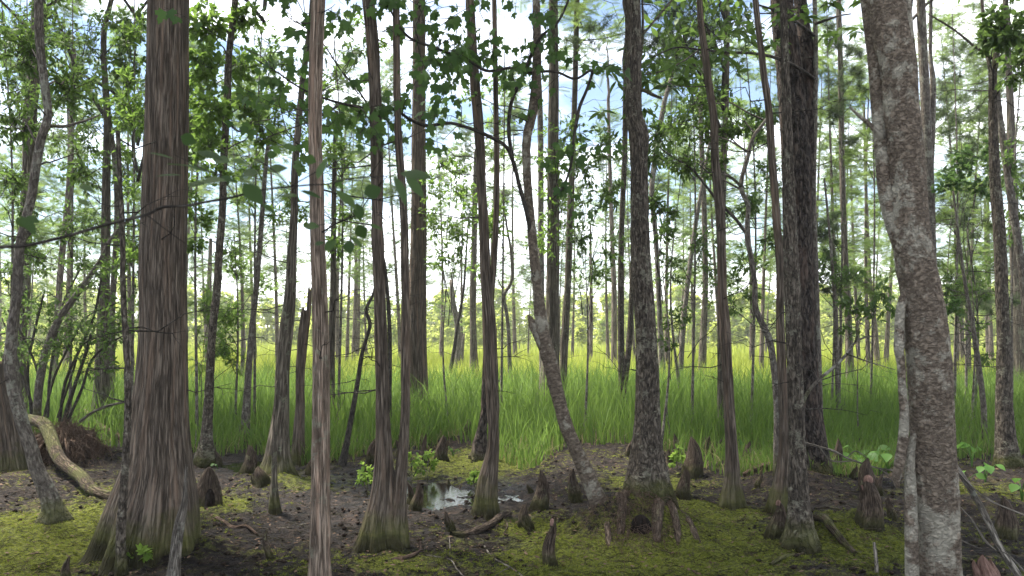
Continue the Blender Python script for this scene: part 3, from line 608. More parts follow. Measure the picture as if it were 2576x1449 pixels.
tree(TR, 'straight grey speckled thin stem standing in front of the massive cypress',
     [(296, 330, 7), (303, 480, 8), (307, 560, 9), (310, 740, 10), (316, 850, 12), (320, 924, 13), (322, 1024, 14), (318, 1124, 14), (312, 1224, 16), (305, 1324, 19), (304, 1400, 22), (305, 1446, 30)], 'rough', H=None, dead=7)
tree(TR, 'dark slim tree with rough flared foot right of the massive cypress',
     [(592, 0, 14), (583, 75, 14), (575, 150, 15), (572, 250, 16), (563, 400, 16), (560, 520, 16), (551, 640, 17), (546, 730, 18), (535, 824, 18), (529, 924, 19), (524, 1024, 23), (519, 1110, 32), (516, 1162, 56)], 'rough', H=11, crown='broad', lobes=5, lobeh=.1, dead=8,
     limbs=[([(578, 80, 8), (540, 72, 7), (500, 78, 6), (470, 88, 4)], -.2, 'dark'), ([(568, 300, 6), (600, 330, 5), (640, 300, 3)], .2, 'dark')],
     fol=[(520, 60, 60, 60, 26, 9, 'wide', .085, -.5), (510, 160, 55, 60, 28, 9, 'wide', .085, -.6), (530, 260, 60, 60, 26, 9, 'wide', .085, -.4), (515, 360, 55, 60, 20, 9, 'wide', .08, -.3), (610, 160, 50, 60, 18, 9, 'wide', .08, .3),
          (620, 260, 60, 50, 20, 9, 'wide', .08, .2), (660, 330, 60, 50, 16, 9, 'wide', .08, .3), (620, 40, 50, 40, 14, 9, 'wide', .08), (560, 430, 60, 40, 14, 8, 'wide', .07)], folmat='leaf_bright')
tree(CY, 'furrowed dark leaning cypress with wide mossy base and little stump at its foot',
     [(786, 0, 11), (779, 75, 12), (767, 160, 13), (759, 225, 14), (750, 325, 15), (742, 425, 16), (739, 550, 17), (734, 650, 22), (730, 740, 27), (721, 824, 33), (711, 924, 33), (708, 1024, 37), (702, 1100, 50), (698, 1160, 70), (697, 1202, 104)], 'cypress_grey', H=13, lobes=7, lobeh=.15, dead=10)
tree('dead_tree', 'splintered dead double snag between leaning cypress and pale shaggy cypress',
     [(763, 795, 12), (758, 850, 15), (753, 920, 16), (755, 1000, 20), (752, 1080, 25), (750, 1165, 36)], 'cypress', H=None, jag=.15, dead=4,
     extra=[[(779, 735, 7), (776, 790, 10), (768, 850, 12), (761, 930, 12), (757, 1000, 14), (753, 1080, 16)]])
tree('dead_tree', 'small dead stem with swollen mossy foot in front of the leaning cypress',
     [(697, 960, 5), (693, 1040, 7), (690, 1110, 10), (690, 1170, 12), (689, 1225, 17), (690, 1265, 26), (692, 1300, 36)], 'cypress_grey', H=None, jag=.02)
tree('dead_tree', 'pale broken topped snag in the meadow left of the greenish trunk',
     [(1136, 716, 10), (1140, 760, 13), (1148, 800, 14), (1152, 850, 14), (1151, 940, 18)], 'dead', d=27, H=None, jag=.3, dead=4)
tree('dead_tree', 'short split snag leaning beside the pale broken topped snag',
     [(1166, 850, 6), (1162, 890, 10), (1158, 940, 14)], 'dead', d=28, H=None, jag=.3)
tree('dead_tree', 'dark hollow rotten stem standing behind the bowed forked cypress',
     [(1222, 900, 10), (1220, 980, 13), (1218, 1040, 16), (1212, 1080, 20), (1207, 1120, 34), (1206, 1150, 52)], 'pine', H=None, d=10.0, lobes=5, jag=.1)
tree(TR, 'slim pale barked tree bowing out to a crooked leaning foot beside the fallen log',
     [(97, 0, 20), (99, 100, 20), (104, 150, 19), (113, 220, 19), (120, 295, 19), (103, 350, 20), (90, 420, 20), (78, 500, 20), (60, 570, 20), (47, 640, 21), (44, 730, 22), (32, 824, 25), (28, 924, 30), (38, 990, 31), (48, 1030, 31), (62, 1080, 30), (78, 1124, 31), (91, 1174, 34), (114, 1224, 40), (133, 1274, 50), (138, 1312, 78)], 'grey', H=13, crown='broad', lobes=5, lobeh=.1, dead=6,
     limbs=[([(112, 335, 13), (126, 318, 9), (160, 318, 8), (200, 308, 6), (250, 290, 4)], .3)], fol=[(60, 120, 70, 110, 30, 9, 'small', .075, .6), (170, 210, 70, 90, 24, 9, 'small', .075, .8), (40, 300, 60, 80, 22, 9, 'small', .075, .8), (200, 400, 60, 70, 14, 8, 'small', .07, 1.0)])
tree(TR, 'dark straight trunk crossing behind the slim bowed tree over fallen log',
     [(96, 0, 28), (92, 100, 27), (84, 200, 28), (75, 300, 31), (72, 400, 27), (66, 500, 24), (66, 600, 25), (62, 740, 24), (54, 830, 26), (51, 930, 25), (55, 1040, 28), (56, 1082, 34)], 'cypress_grey', d=12.6, H=12, crown='broad', dead=10,
     fol=[(30, 60, 90, 80, 26, 9, 'small', .085, 1), (130, 330, 70, 90, 20, 9, 'small', .085, 1), (30, 480, 60, 90, 18, 8, 'small', .085, 1), (180, 540, 60, 70, 14, 8, 'small', .085, 1), (150, 80, 60, 60, 14, 8, 'small', .085, 1)])
tree(TR, 'broad dark trunk with flared foot growing beside the root mound',
     [(280, 0, 10), (262, 80, 12), (262, 160, 13), (270, 300, 16), (268, 420, 18), (266, 600, 21), (263, 740, 24), (259, 824, 27), (256, 924, 33), (253, 1024, 42), (249, 1082, 62)], 'cypress_grey', H=10, crown='broad', lobes=6, lobeh=.15, dead=10,
     limbs=[([(270, 302, 10), (230, 240, 9), (200, 190, 8), (175, 130, 8), (150, 60, 6), (132, 0, 5)], .3, 'dark')],
     fol=[(230, 120, 70, 80, 24, 9, 'small', .085), (320, 150, 60, 90, 26, 9, 'wide', .085, -.5), (330, 60, 50, 60, 20, 9, 'wide', .085, -.3), (220, 300, 70, 70, 18, 8, 'small', .08), (330, 290, 50, 60, 16, 8, 'small', .085), (310, 430, 50, 60, 14, 8, 'small', .085), (220, 440, 60, 60, 16, 8, 'small', .08), (240, 560, 60, 50, 12, 8, 'small', .08), (200, 650, 60, 40, 12, 8, 'small', .08)])
tree('dead_tree', 'huge frayed reddish buttress of an old broken cypress behind the bowed tree foot',
     [(-10, 940, 46), (-8, 975, 70), (-2, 1020, 96), (4, 1080, 116), (8, 1140, 138), (10, 1192, 170)], 'cypress', H=None, lobes=9, lobeh=.4, jag=.25)
tree('dead_tree', 'short gnarled lichen covered dead stem in front of the massive cypress',
     [(468, 1185, 7), (466, 1230, 10), (464, 1265, 15), (456, 1300, 24), (448, 1340, 27), (441, 1400, 28), (436, 1449, 36), (434, 1475, 46)], 'dead', H=None, jag=.06)
# curved thin tree with zigzag
tree(TR, 'zigzag thin grey tree bending between the slim reddish cypresses',
     [(1928, 300, 7), (1893, 350, 9), (1880, 400, 10), (1867, 445, 10), (1864, 470, 11), (1882, 520, 11), (1880, 560, 11), (1879, 590, 12), (1890, 650, 12), (1899, 720, 13), (1901, 775, 14), (1918, 815, 15), (1934, 850, 16), (1945, 910, 16), (1954, 1000, 17), (1957, 1120, 22), (1957, 1210, 30)], 'grey', H=None, d=8.4, dead=5,
     limbs=[([(1878, 588, 9), (1850, 550, 8), (1823, 523, 8), (1795, 492, 7), (1770, 460, 6), (1740, 425, 5), (1700, 400, 4), (1660, 372, 3)], .4, 'dark'), ([(1866, 472, 8), (1850, 455, 7), (1825, 440, 6), (1800, 435, 4)], -.2)],
     fol=[(1720, 400, 60, 50, 18, 9, 'small', .075, .4), (1790, 330, 60, 60, 20, 9, 'small', .075, .5), (1860, 300, 50, 60, 18, 9, 'small', .075, .4), (1760, 250, 70, 60, 20, 9, 'small', .075, .6), (1700, 310, 60, 60, 18, 9, 'small', .075, .7), (1880, 660, 50, 40, 10, 7, 'small', .07, .4), (1800, 420, 60, 40, 12, 8, 'small', .07, .4)])

for (x_, y_) in ((-4.9, 4.1), (-6.6, 7.2), (5.6, 3.6), (-5.2, 1.0)):  # out-of-view cypresses, added so their crowns keep sun off the foreground
    lab = 'unseen brown cypress added so its crown shades the foreground'
    t_ = np.linspace(0, 1, 30); z_ = -.15 + 13 * t_; base = (x_, y_, float(gz(x_, y_))); r = empty(CY, lab, 'tree', base, 'unseen cypresses added for shade'); pth = np.stack([.08 * np.sin(t_ * 5 + x_), .06 * np.cos(t_ * 4), z_], -1)
    tube_obj('trunk', [tube(pth, .13 * (1.05 - .8 * t_) * (1 + 1.2 * np.exp(-t_ * 22)), 22, seed=x_, amp=.006, sp=.03, vl=.3, z0=.15)], M['cypress'], r)
    for (mesh, mt_, nm) in zip(get_hc('feather'), (M['spray'], M['dark']), ('crown', 'twigs')):
        o = obj(nm, mesh, mt_, r); tag(o, kind='stuff'); o.location = (0, 0, 10.2); o.scale = (1.15, 1.15, 1.0); o.rotation_euler = (0, 0, x_)

# ------------------------------------------------------------------ maple: bent trunk, limbs and large leaves
def leaf_mesh(nm, tpl, mat):
    me = make_mesh(nm, tpl[0], [tpl[1]], smooth=True); me.materials.append(mat); return me
from mathutils import Matrix
def leaf_objs(name, me, pos, d, n, sc, parent, off, sx=None):
    x, y, z = frame(d, n)
    for i in range(len(pos)):
        o = bpy.data.objects.new(name, me); COL.objects.link(o); o.parent = parent
        k = 1 if sx is None else sx[i]
        m = np.eye(4); m[:3, 0] = x[i] * sc[i] * k; m[:3, 1] = y[i] * sc[i]; m[:3, 2] = z[i] * sc[i]; m[:3, 3] = pos[i] - off
        o.matrix_basis = Matrix(m.tolist())
dM = 6.75
ma = tree('maple_tree', 'bent maple leaning out of the root mound with a broken stub and lobed leaves',
     [(1349, 0, 17), (1351, 120, 19), (1349, 200, 21), (1340, 280, 22), (1325, 350, 21), (1325, 420, 19), (1330, 500, 19), (1336, 560, 20), (1344, 650, 22), (1353, 730, 24), (1360, 800, 29), (1370, 860, 34), (1387, 924, 35), (1398, 974, 33), (1411, 1024, 31), (1425, 1074, 33), (1446, 1124, 32), (1468, 1174, 37), (1489, 1224, 40), (1508, 1265, 48), (1526, 1296, 60), (1545, 1322, 76)],
     'lichen', d=dM, H=13, crown='broad', dead=3,
     limbs=[([(1372, 880, 30), (1352, 840, 24), (1340, 815, 20), (1333, 800, 12), (1328, 792, 4)], 0),
            ([(1336, 590, 12), (1326, 540, 11), (1306, 465, 10), (1290, 405, 10), (1274, 370, 9), (1234, 345, 9), (1174, 320, 8), (1134, 310, 8), (1069, 315, 8), (1034, 302, 7), (1009, 285, 7), (989, 275, 7), (924, 272, 6), (859, 260, 6), (809, 245, 5), (754, 220, 4), (694, 180, 3), (644, 150, 2)], -1.1, 'dark'),
            ([(1290, 405, 10), (1280, 330, 9), (1286, 260, 9), (1318, 185, 9), (1345, 120, 8), (1363, 90, 7), (1398, 62, 6), (1430, 0, 5), (1450, -60, 4)], -.3, 'dark'),
            ([(930, 272, 5), (900, 225, 4.5), (860, 180, 4), (800, 95, 3), (720, 40, 2)], -.9, 'dark'), ([(862, 260, 5), (820, 285, 4), (780, 305, 3), (700, 335, 2), (640, 360, 1.5)], -1.0, 'dark'),
            ([(1318, 187, 8), (1288, 172, 7), (1224, 178, 7), (1174, 150, 7), (1094, 120, 6), (1024, 90, 6), (990, 40, 5), (960, -20, 4)], -.9, 'dark'),
            ([(1318, 184, 7), (1400, 181, 6), (1450, 198, 6), (1488, 176, 7), (1478, 220, 7), (1458, 270, 8), (1448, 320, 8), (1443, 350, 7), (1436, 415, 6), (1413, 475, 5), (1388, 503, 3)], -.3, 'dark')])
Ms = np.array(ma.location); fm = Fol(); LP = []; LD = []
LIMBPX = [([(1234, 345), (1134, 310), (1034, 302), (924, 272), (859, 260), (754, 220), (644, 150)], -.45, -1.1), ([(1286, 260), (1318, 185), (1363, 90), (1430, 0)], -.1, -.3),
          ([(1288, 172), (1174, 150), (1094, 120), (1024, 90), (960, -20)], -.15, -.9), ([(1400, 181), (1488, 176), (1443, 350), (1388, 503)], -.1, -.3), ([(1174, 150), (1100, 60), (1040, 0)], -.4, -.6), ([(924, 272), (860, 180), (800, 95), (720, 40)], -.6, -.9), ([(859, 260), (780, 305), (700, 335), (640, 360)], -.7, -1.0)]
DENS = [26, 12, 30, 11, 16, 18, 14]
for (pl, da, db), nd in zip(LIMBPX, DENS):
    A = np.array([P(x, y, dM + da + (db - da) * i / (len(pl) - 1)) for i, (x, y) in enumerate(pl)])
    S_ = resample(np.hstack([A, A[:, :1] * 0]), 60)[:, :3]; k = RNG.integers(2, 59, nd)
    B = S_[k] + RNG.normal(size=(nd, 3)) * np.array([.28, .4, .26]) + np.array([0, 0, .05]); tw = fm.curve(S_[k], B, .05); fm.twig(tw, .004, .0015)
    for j in range(nd):
        m = RNG.integers(5, 9); t = RNG.uniform(.25, 1, m) * 3.99; q = t.astype(int); p = tw[j][q] * (1 - (t - q))[:, None] + tw[j][q + 1] * (t - q)[:, None]
        dr = unit(RNG.normal(size=(m, 3)) * np.array([.8, .8, .3]) + np.array([0, 0, -.25])); e = p + dr * RNG.uniform(.03, .07, (m, 1)); fm.twig(np.stack([p, e], 1), .0012, .0009)
        LP.append(e); LD.append(unit(dr * .5 + RNG.normal(size=(m, 3)) * .3 + np.array([0, 0, -.75])))
LP = np.vstack(LP); LD = np.vstack(LD); nL = len(LP); pr = RNG.permutation(nL)
LN = RNG.normal(size=(nL, 3)) * .7 + np.array([0, -.9, .45]); LS = RNG.uniform(.06, .105, nL)
a = pr[:300]; b = pr[300:]
leaf_objs('leaf', leaf_mesh('leaf', T_MAPLE, M['leaf_maple']), LP[a], LD[a], LN[a], LS[a], ma, Ms)
if len(b): fm.leaves('maple', LP[b], LD[b], LN[b], LS[b])
fm.build(ma, M['leaf_maple_m'], M['dark'], Ms, ('leaves', 'twigs'))

# bay tree: dark leafy boughs over the right centre; its stem stands behind the knotted tree
db_ = 6.2
bay = tree('bay_tree', 'slim bay tree with whorls of long glossy leaves reaching over the dark knotted tree',
     [(2047, -60, 10), (2052, 120, 11), (2050, 300, 12), (2046, 480, 13), (2052, 700, 14), (2060, 950, 15), (2066, 1190, 20)], 'grey', d=8.8, H=None, dead=3,
     limbs=[([(2051, 200, 9), (2015, 175, 8), (1965, 150, 8), (1900, 135, 7), (1830, 132, 6), (1760, 125, 5), (1700, 120, 4), (1640, 145, 3)], -1.2, 'dark'), ([(2049, 90, 8), (2010, 60, 7), (1960, 30, 5), (1900, 10, 4)], -1.3, 'dark'), ([(2051, 60, 8), (2080, 50, 6), (2110, 40, 4), (2140, 35, 3)], -.8, 'dark'),
            ([(1760, 125, 4), (1700, 165, 3.5), (1640, 185, 3), (1560, 190, 2)], -1.2, 'dark')])
bo = np.array(bay.location); fb = Fol(); LP = []; LD = []; LN = []
for (x, y, dz) in [(1990, 30, -1), (2030, 70, -.8), (1950, 60, -1.2), (1900, 70, -1.3), (1930, 110, -1.2), (1880, 110, -1.2), (1850, 90, -1.3), (2060, 20, -.8), (2100, 60, -.6), (2120, 90, -.6), (2150, 60, -.5), (1975, 95, -1), (1830, 140, -1.3), (1790, 165, -1.3), (1740, 150, -1.3), (1700, 165, -1.4), (1660, 160, -1.4), (1720, 190, -1.4),
                    (1640, 195, -1.4), (1600, 190, -1.4), (1560, 200, -1.4), (1590, 230, -1.3), (1540, 185, -1.3), (1620, 240, -1.2), (1520, 260, -1.2), (1680, 215, -1.3), (1770, 205, -1.2), (2010, 10, -1), (2090, 15, -.8), (1940, 20, -1), (1580, 270, -1.2), (1610, 280, -1.2), (2160, 20, -.6), (2080, 95, -.8), (1870, 150, -1.2), (1910, 40, -1.2)]:
    c = P(x, y, 8.8 + dz) + RNG.normal(size=3) * np.array([.04, .15, .04]); m = RNG.integers(6, 10); an = RNG.uniform(0, 6.28) + np.arange(m) * 2.4
    h = c + np.array([RNG.uniform(-.15, .25), .1, RNG.uniform(-.02, .2)]); fb.twig(fb.curve(h[None], c[None], .05), .004, .002)
    LP.append(np.repeat(c[None], m, 0) + RNG.normal(size=(m, 3)) * .02); LD.append(unit(np.stack([np.cos(an), np.sin(an), RNG.uniform(-.75, .15, m)], -1))); LN.append(RNG.normal(size=(m, 3)) * .35 + np.array([0, 0, 1.]))
LP, LD, LN = np.vstack(LP), np.vstack(LD), np.vstack(LN); LS = RNG.uniform(.10, .17, len(LP)); pr = RNG.permutation(len(LP)); a, b = pr[:290], pr[290:]
leaf_objs('leaf', leaf_mesh('leaf', T_BAY, M['leaf_bay']), LP[a], LD[a], LN[a], LS[a], bay, bo)
if len(b): fb.leaves('bay', LP[b], LD[b], LN[b], LS[b])
fb.build(bay, M['leaf_bay_m'], M['dark'], bo, ('leaves', 'twigs'))

# sapling whose low bough crosses close to the camera
ds = 1.65
sx_, sy_ = (-330 - CX) / F * ds, ds
sap = empty('sapling', 'near leafy sapling bough stretching across the massive cypress with out of focus leaves', 'sapling', (sx_, sy_, float(gz(sx_, sy_))))
so = np.array(sap.location)
st = np.array([[sx_, sy_, -.1], [sx_ + .03, sy_ + .02, .6], [sx_ - .02, sy_, 1.3], [sx_ + .02, sy_ + .03, 2.0], [sx_, sy_, 2.6]]); S_ = resample(st, 40)
tube_obj('trunk', [tube(S_, np.linspace(.014, .005, 40), 8, wob=.08)], M['grey'], sap, so)
BR = [(-330, 680, 11), (-150, 640, 11), (0, 622, 11), (60, 618, 11), (160, 596, 10), (280, 562, 10), (334, 549, 9), (370, 540, 9), (406, 522, 9), (466, 518, 8), (524, 507, 8), (592, 495, 7), (628, 484, 6), (663, 477, 5), (728, 470, 5), (781, 465, 4.5), (824, 463, 4), (867, 452, 4), (932, 445, 3.5), (975, 443, 3)]
A = px_path([(a_, b_, c_ * .78) for a_, b_, c_ in BR], ds, np.linspace(0, .15, len(BR))); S_ = resample(A, 120)
tube_obj('limb', [tube(S_[:, :3], S_[:, 3], 8, wob=.06, amp=.0004, sp=.01, vl=.02)], M['dark'], sap, so)
for pl in ([(370, 541, 4), (410, 572, 3), (465, 612, 2)], [(592, 495, 4), (560, 450, 3), (500, 420, 2.5), (440, 390, 2)], [(728, 470, 4), (690, 430, 3), (640, 400, 2.5), (560, 385, 2)], [(824, 463, 4), (850, 500, 3), (890, 540, 2.5), (900, 580, 2), (870, 595, 1.5)], [(728, 470, 3), (800, 430, 2.5), (880, 390, 2)], [(280, 562, 3), (240, 530, 2.5), (215, 490, 2)], [(60, 618, 3), (75, 590, 2.5), (100, 570, 2)], [(890, 540, 2), (840, 560, 2), (790, 568, 1.5)]):
    S_ = resample(px_path(pl, ds + .1), 14); tube_obj('twig', [tube(S_[:, :3], S_[:, 3], 5, wob=0)], M['dark'], sap, so)
LVS = [(625, 280, 130, 25, .65), (430, 385, 220, 8, .14), (580, 453, 230, 0, .1), (490, 525, 210, -8, .22), (690, 585, 150, -15, .45), (800, 560, 170, -5, .4), (780, 385, 200, 15, .35), (860, 420, 120, 10, .5), (900, 555, 120, 15, .45), (1080, 660, 210, 45, .5), (1190, 765, 120, 35, .35), (1060, 510, 110, 0, .5), (1250, 480, 150, -10, .5), (1330, 670, 130, -5, .35), (1490, 660, 180, 15, .28),
       (1560, 470, 190, -70, .45), (1480, 420, 90, 20, .7), (1800, 365, 230, -4, .22), (1640, 400, 130, 10, .35), (1740, 700, 220, 40, .32), (1820, 790, 140, 75, .5), (1490, 885, 110, 0, .5), (1840, 930, 120, 60, .7), (1620, 1015, 120, -45, .55), (1750, 1035, 100, 80, .8), (1545, 1005, 80, -20, .5), (1810, 1000, 150, 35, .3), (1920, 640, 140, -20, .75), (2120, 640, 240, 65, .28), (2230, 525, 250, 5, .4), (2220, 610, 220, 45, .42), (2060, 460, 110, -10, .4),
       (1940, 890, 120, 15, .32), (1210, 385, 80, 0, .75), (1340, 330, 120, 10, .5), (-500, 880, 170, 50, .3), (-470, 840, 110, 20, .5), (-90, 620, 120, 20, .4), (-110, 720, 90, 30, .4), (-560, 860, 90, 60, .5), (1400, 480, 110, 20, .4), (980, 430, 130, 8, .4), (1120, 430, 100, -5, .45), (700, 480, 160, 12, .3)]
lm = leaf_mesh('leaf', T_WIDE, M['leaf_near'])
for (x, y, ln, an, wr) in LVS:
    X0, Y0 = 251.6 + x * .358, 251.6 + y * .358; l = ln * .358; ca, sa = math.cos(math.radians(an)), math.sin(math.radians(an)); dl = ds + .1 + RNG.uniform(-.14, .14)
    A0 = P(X0 - ca * l / 2, Y0 - sa * l / 2, dl); B0 = P(X0 + ca * l / 2, Y0 + sa * l / 2, dl + RNG.uniform(-.02, .02)); dv = B0 - A0
    up = np.cross(dv, np.array([0, -1., 0])); tilt = min(1, wr / .62); nrm = unit(np.array([0, -1., 0]) * tilt + unit(up) * math.sqrt(max(0, 1 - tilt * tilt)) * (1 if up[2] > 0 else -1))
    leaf_objs('leaf', lm, A0[None], dv[None] / np.linalg.norm(dv), nrm[None], [np.linalg.norm(dv) * .95], sap, so, [min(1.4, max(.85, wr / .45))])

# ------------------------------------------------------------------ cypress knees and stumps
def knee(x, yb, h, wd, label, tips=None, lean=0, tip=False, mat='knee', group=None, name='cypress_knee'):
    SEED[0] += 1; d = depth(yb); k = d / F; gx, gy = G(x, yb); z0 = float(gz(gx, gy)); H_ = h * k; W = wd * k
    root = empty(name, label, 'cypress knee', (gx, gy, z0)); parts = []
    def one(dx, hh, ww, ln, pname):
        t = np.linspace(0, 1, 22); prof = (1 - t) ** .75 * .68 + .34 * (1 - t ** 5); prof = np.where(t > .93, prof * np.sqrt(np.clip((1.0 - t) / .07, .02, 1)), prof)
        pth = np.stack([dx + ln * t + .02 * np.sin(t * 5 + SEED[0]), 0 * t + .01 * np.sin(t * 4), -.06 + t * (hh + .06)], -1)
        return tube(pth, prof * ww / 2, 22, seed=SEED[0] + dx, amp=.004, sp=.025, vl=.1, wob=.12, lobes=4, lobeh=hh * .4, z0=.06)
    ml = [one(0, H_, W, lean * k, 'body')]
    tube_obj('body', ml, M[mat], root)
    for (tx, th, tw) in (tips or []):
        tube_obj('side_knee', [one(tx * k, th * k, tw * k, lean * k * .5, 'side')], M[mat], root)
    if tip:
        for (tx, th, tw, ln) in [(0, h, wd, lean)] + [(t_[0], t_[1], t_[2], lean * .5) for t_ in (tips or [])]:
            r = tw * k * .15; t = np.linspace(0, 1, 9)
            c = np.array([tx * k + ln * k * .93, 0, th * k * .87]); pth = c + np.stack([0 * t, -.002 + 0 * t, t * th * k * .15], -1)
            tube_obj('tip', [tube(pth, r * np.sqrt(np.clip(1 - t ** 3, .02, 1)), 14, seed=3 + tx, wob=.15)], M['knee_tip'], root)
    return root
knee(627, 1187, 76, 44, 'dark conical knee at the puddle below the slim grey trunk')
knee(545, 1162, 42, 24, 'short black knee beside the foot of the dark slim tree')
knee(655, 1224, 46, 46, 'squat dark knee left of the leaning cypress base', tips=[(-14, 26, 26)])
knee(676, 1412, 76, 20, 'thin pointed brown knee on mud left of the pale shaggy cypress', lean=-4)
knee(935, 1167, 64, 34, 'dark knee left of the twin stemmed cypress at the grass edge', lean=8)
knee(783, 1192, 54, 26, 'small dark knee just left of the pale shaggy cypress', lean=4)
knee(1050, 1277, 68, 34, 'black pointed knee right beside the twin stemmed cypress')
knee(1029, 1262, 60, 22, 'narrow dark knee squeezed between twin cypress and black pointed knee')
knee(1127, 1341, 52, 26, 'small black knee left of the broken log on mud')
knee(1132, 1206, 26, 11, 'tiny dark knee standing in the shallow puddle')
knee(1070, 1167, 78, 18, 'slim black knee at the grass edge right of the twin cypress')
knee(1112, 1160, 64, 32, 'two pointed mossy knee at the grass edge behind the puddle', tips=[(10, 52, 16), (-10, 45, 14)])
knee(1176, 1112, 44, 28, 'brown knee among grass left of the dark hollow stem')
knee(1360, 1276, 100, 42, 'tall mossy black footed knee beside the puddle left of the bent maple', lean=2)
knee(1331, 1236, 22, 16, 'tiny brown knee in wet mud near the tall mossy knee')
knee(1440, 1257, 82, 40, 'dark sloping knee just left of the bent maple', lean=6)
knee(1326, 1326, 64, 36, 'double rounded knee on moss below the tall mossy knee', tips=[(-8, 36, 26)], lean=-4)
knee(1389, 1434, 116, 38, 'tall narrow knee with reddish tip on moss in front of the mound', tip=True)
knee(1723, 1247, 72, 40, 'smooth brown conical knee on bright moss right of the mound', lean=-3)
knee(1747, 1192, 100, 54, 'large pointed knee with rootlets at the grass edge', lean=-8)
knee(1700, 1150, 60, 22, 'slim knee in grass left of the large pointed knee')
knee(1686, 1172, 40, 22, 'short brown knee between the knotted tree and large pointed knee')
knee(1785, 1150, 58, 22, 'upright brown knee right of the large pointed knee')
knee(1883, 1168, 56, 26, 'round headed knee in grass right of the reddish slim cypress')
knee(1911, 1228, 40, 18, 'small reddish knee on needles left of the slim leaning cypress')
knee(1958, 1368, 88, 44, 'reddish topped knee touching the grey speckled trunk foot', tip=True)
knee(2184, 1357, 124, 76, 'mossy knee with two pink rounded tips beside the lichen trunk', tips=[(-16, 100, 30)], tip=True, lean=0)
knee(2240, 1318, 58, 26, 'small mossy knee behind the hanging stem of the lichen trunk')
knee(2184, 1242, 92, 52, 'thick dark knee behind the pink tipped knee')
knee(2216, 1248, 58, 20, 'narrow dark knee right of the thick dark knee')
knee(2150, 1212, 34, 18, 'little dark knee left of the thick dark knee')
knee(2106, 1192, 88, 32, 'tall dark knee right of the pine foot')
knee(2526, 1354, 108, 62, 'grey ridged knee below the grey flaky trunk', tips=[(22, 70, 26)])
knee(2478, 1462, 66, 52, 'cluster of pink knobbly knees at the foot of the lichen trunk', tips=[(-22, 52, 24), (20, 56, 26), (4, 44, 30)], mat='knee_tip')
knee(2405, 1460, 60, 46, 'brown rounded knee pressed against the lichen trunk')
knee(165, 1462, 66, 28, 'slanted dark stub in moss left of the massive cypress', lean=8)
for (x, y, h, wd, lab) in ((1655, 1130, 30, 16, 'stubby knee in the grass right of the knotted tree trunk'), (1770, 1140, 46, 16, 'thin knee half hidden in grass by the large pointed knee'), (1080, 1115, 36, 18, 'dim brown knee deep in the grass right of twin cypress'), (1520, 1100, 36, 16, 'brown knee in the dense grass behind the bent maple'), (2070, 1165, 40, 22, 'black knee pressed against the pine foot'), (1815, 1135, 34, 16, 'small knee at the foot of the dark grooved trunk'), (1585, 1150, 44, 18, 'slim dark knee in grass left of the knotted tree'), (2300, 1180, 40, 18, 'dark knee glimpsed beside the lichen trunk'), (470, 1175, 60, 30, 'pale knee tucked behind the massive cypress flank'), (1000, 1150, 44, 18, 'dark knee behind the twin stemmed cypress')):
    knee(x, y, h, wd, lab)
# hollow stump knee
d = depth(1280); k = d / F; gx, gy = G(520, 1280); z0 = float(gz(gx, gy))
hk = empty('hollow_stump', 'hollow mossy arched stump behind the massive cypress foot', 'stump', (gx, gy, z0))
t = np.linspace(0, 1, 26); pth = np.stack([-6 * k + 14 * k * t, .02 * np.sin(t * 4), -.06 + t * 118 * k], -1)
tube_obj('body', [tube(pth, (42 * (1 - t ** 1.1) + 9) * k * np.where(t > .85, np.sqrt(np.clip((1.01 - t) / .16, .03, 1)), 1), 30, seed=4, amp=.008, sp=.03, vl=.15, wob=.16, lobes=4, lobeh=.12, z0=.06)], M['knee'], hk)
pth = np.stack([20 * k - 6 * k * t, -.115 + .06 * t, -.05 + t * 66 * k], -1); tube_obj('hollow', [tube(pth, np.sqrt(np.clip(1 - t ** 3, .02, 1)) * 14 * k, 14, seed=5, wob=.3)], M['hollow_shade'], hk)  # solid dark bulge, no opening; the hollow's shade is its colour

# ------------------------------------------------------------------ logs, fallen sticks, roots
def stick(name, label, pts, mat, cat='stick', forks=(), d0=None, lift=0, part='branch', grow=8):
    A = []
    for (x, y, wd, *zz) in pts:
        if d0 is None: 
            gx, gy = G(x, y); r = wd / F * gy / 2; A.append((gx, gy, float(gz(gx, gy)) + r * .6 + (zz[0] if zz else lift), r))
        else: 
            dd = d0 + (zz[0] if zz else 0); A.append((*P(x, y, dd), wd / F * dd / 2))
    A = np.array(A); root = empty(name, label, cat, A[0, :3] - [0, 0, A[0, 3]]); off = np.array(root.location); S_ = resample(A, len(pts) * grow)
    SEED[0] += 1; wmax = max(p[2] for p in pts)
    tube_obj('stem', [tube(S_[:, :3], S_[:, 3], int(np.clip(wmax, 6, 28)), seed=SEED[0], wob=.12, amp=.003 if wmax > 9 else 0, sp=.03, vl=.12)], M[mat], root, off)
    for f in forks:
        B = []
        for (x, y, wd, *zz) in f:
            if d0 is None: gx, gy = G(x, y); B.append((gx, gy, float(gz(gx, gy)) + .01 + (zz[0] if zz else lift), wd / F * gy / 2))
            else: dd = d0 + (zz[0] if zz else 0); B.append((*P(x, y, dd), wd / F * dd / 2))
        S2 = resample(np.array(B), len(f) * 6); tube_obj(part, [tube(S2[:, :3], S2[:, 3], 6, wob=.08)], M[mat], root, off)
    return root
stick('fallen_log', 'mossy fallen log slanting down from the root mound', [(72, 1150, 26, .42), (112, 1172, 30, .30), (160, 1208, 30, .12), (200, 1222, 30, .07), (245, 1248, 27, .0), (296, 1258, 22, -.01)], 'mosslog', 'log')
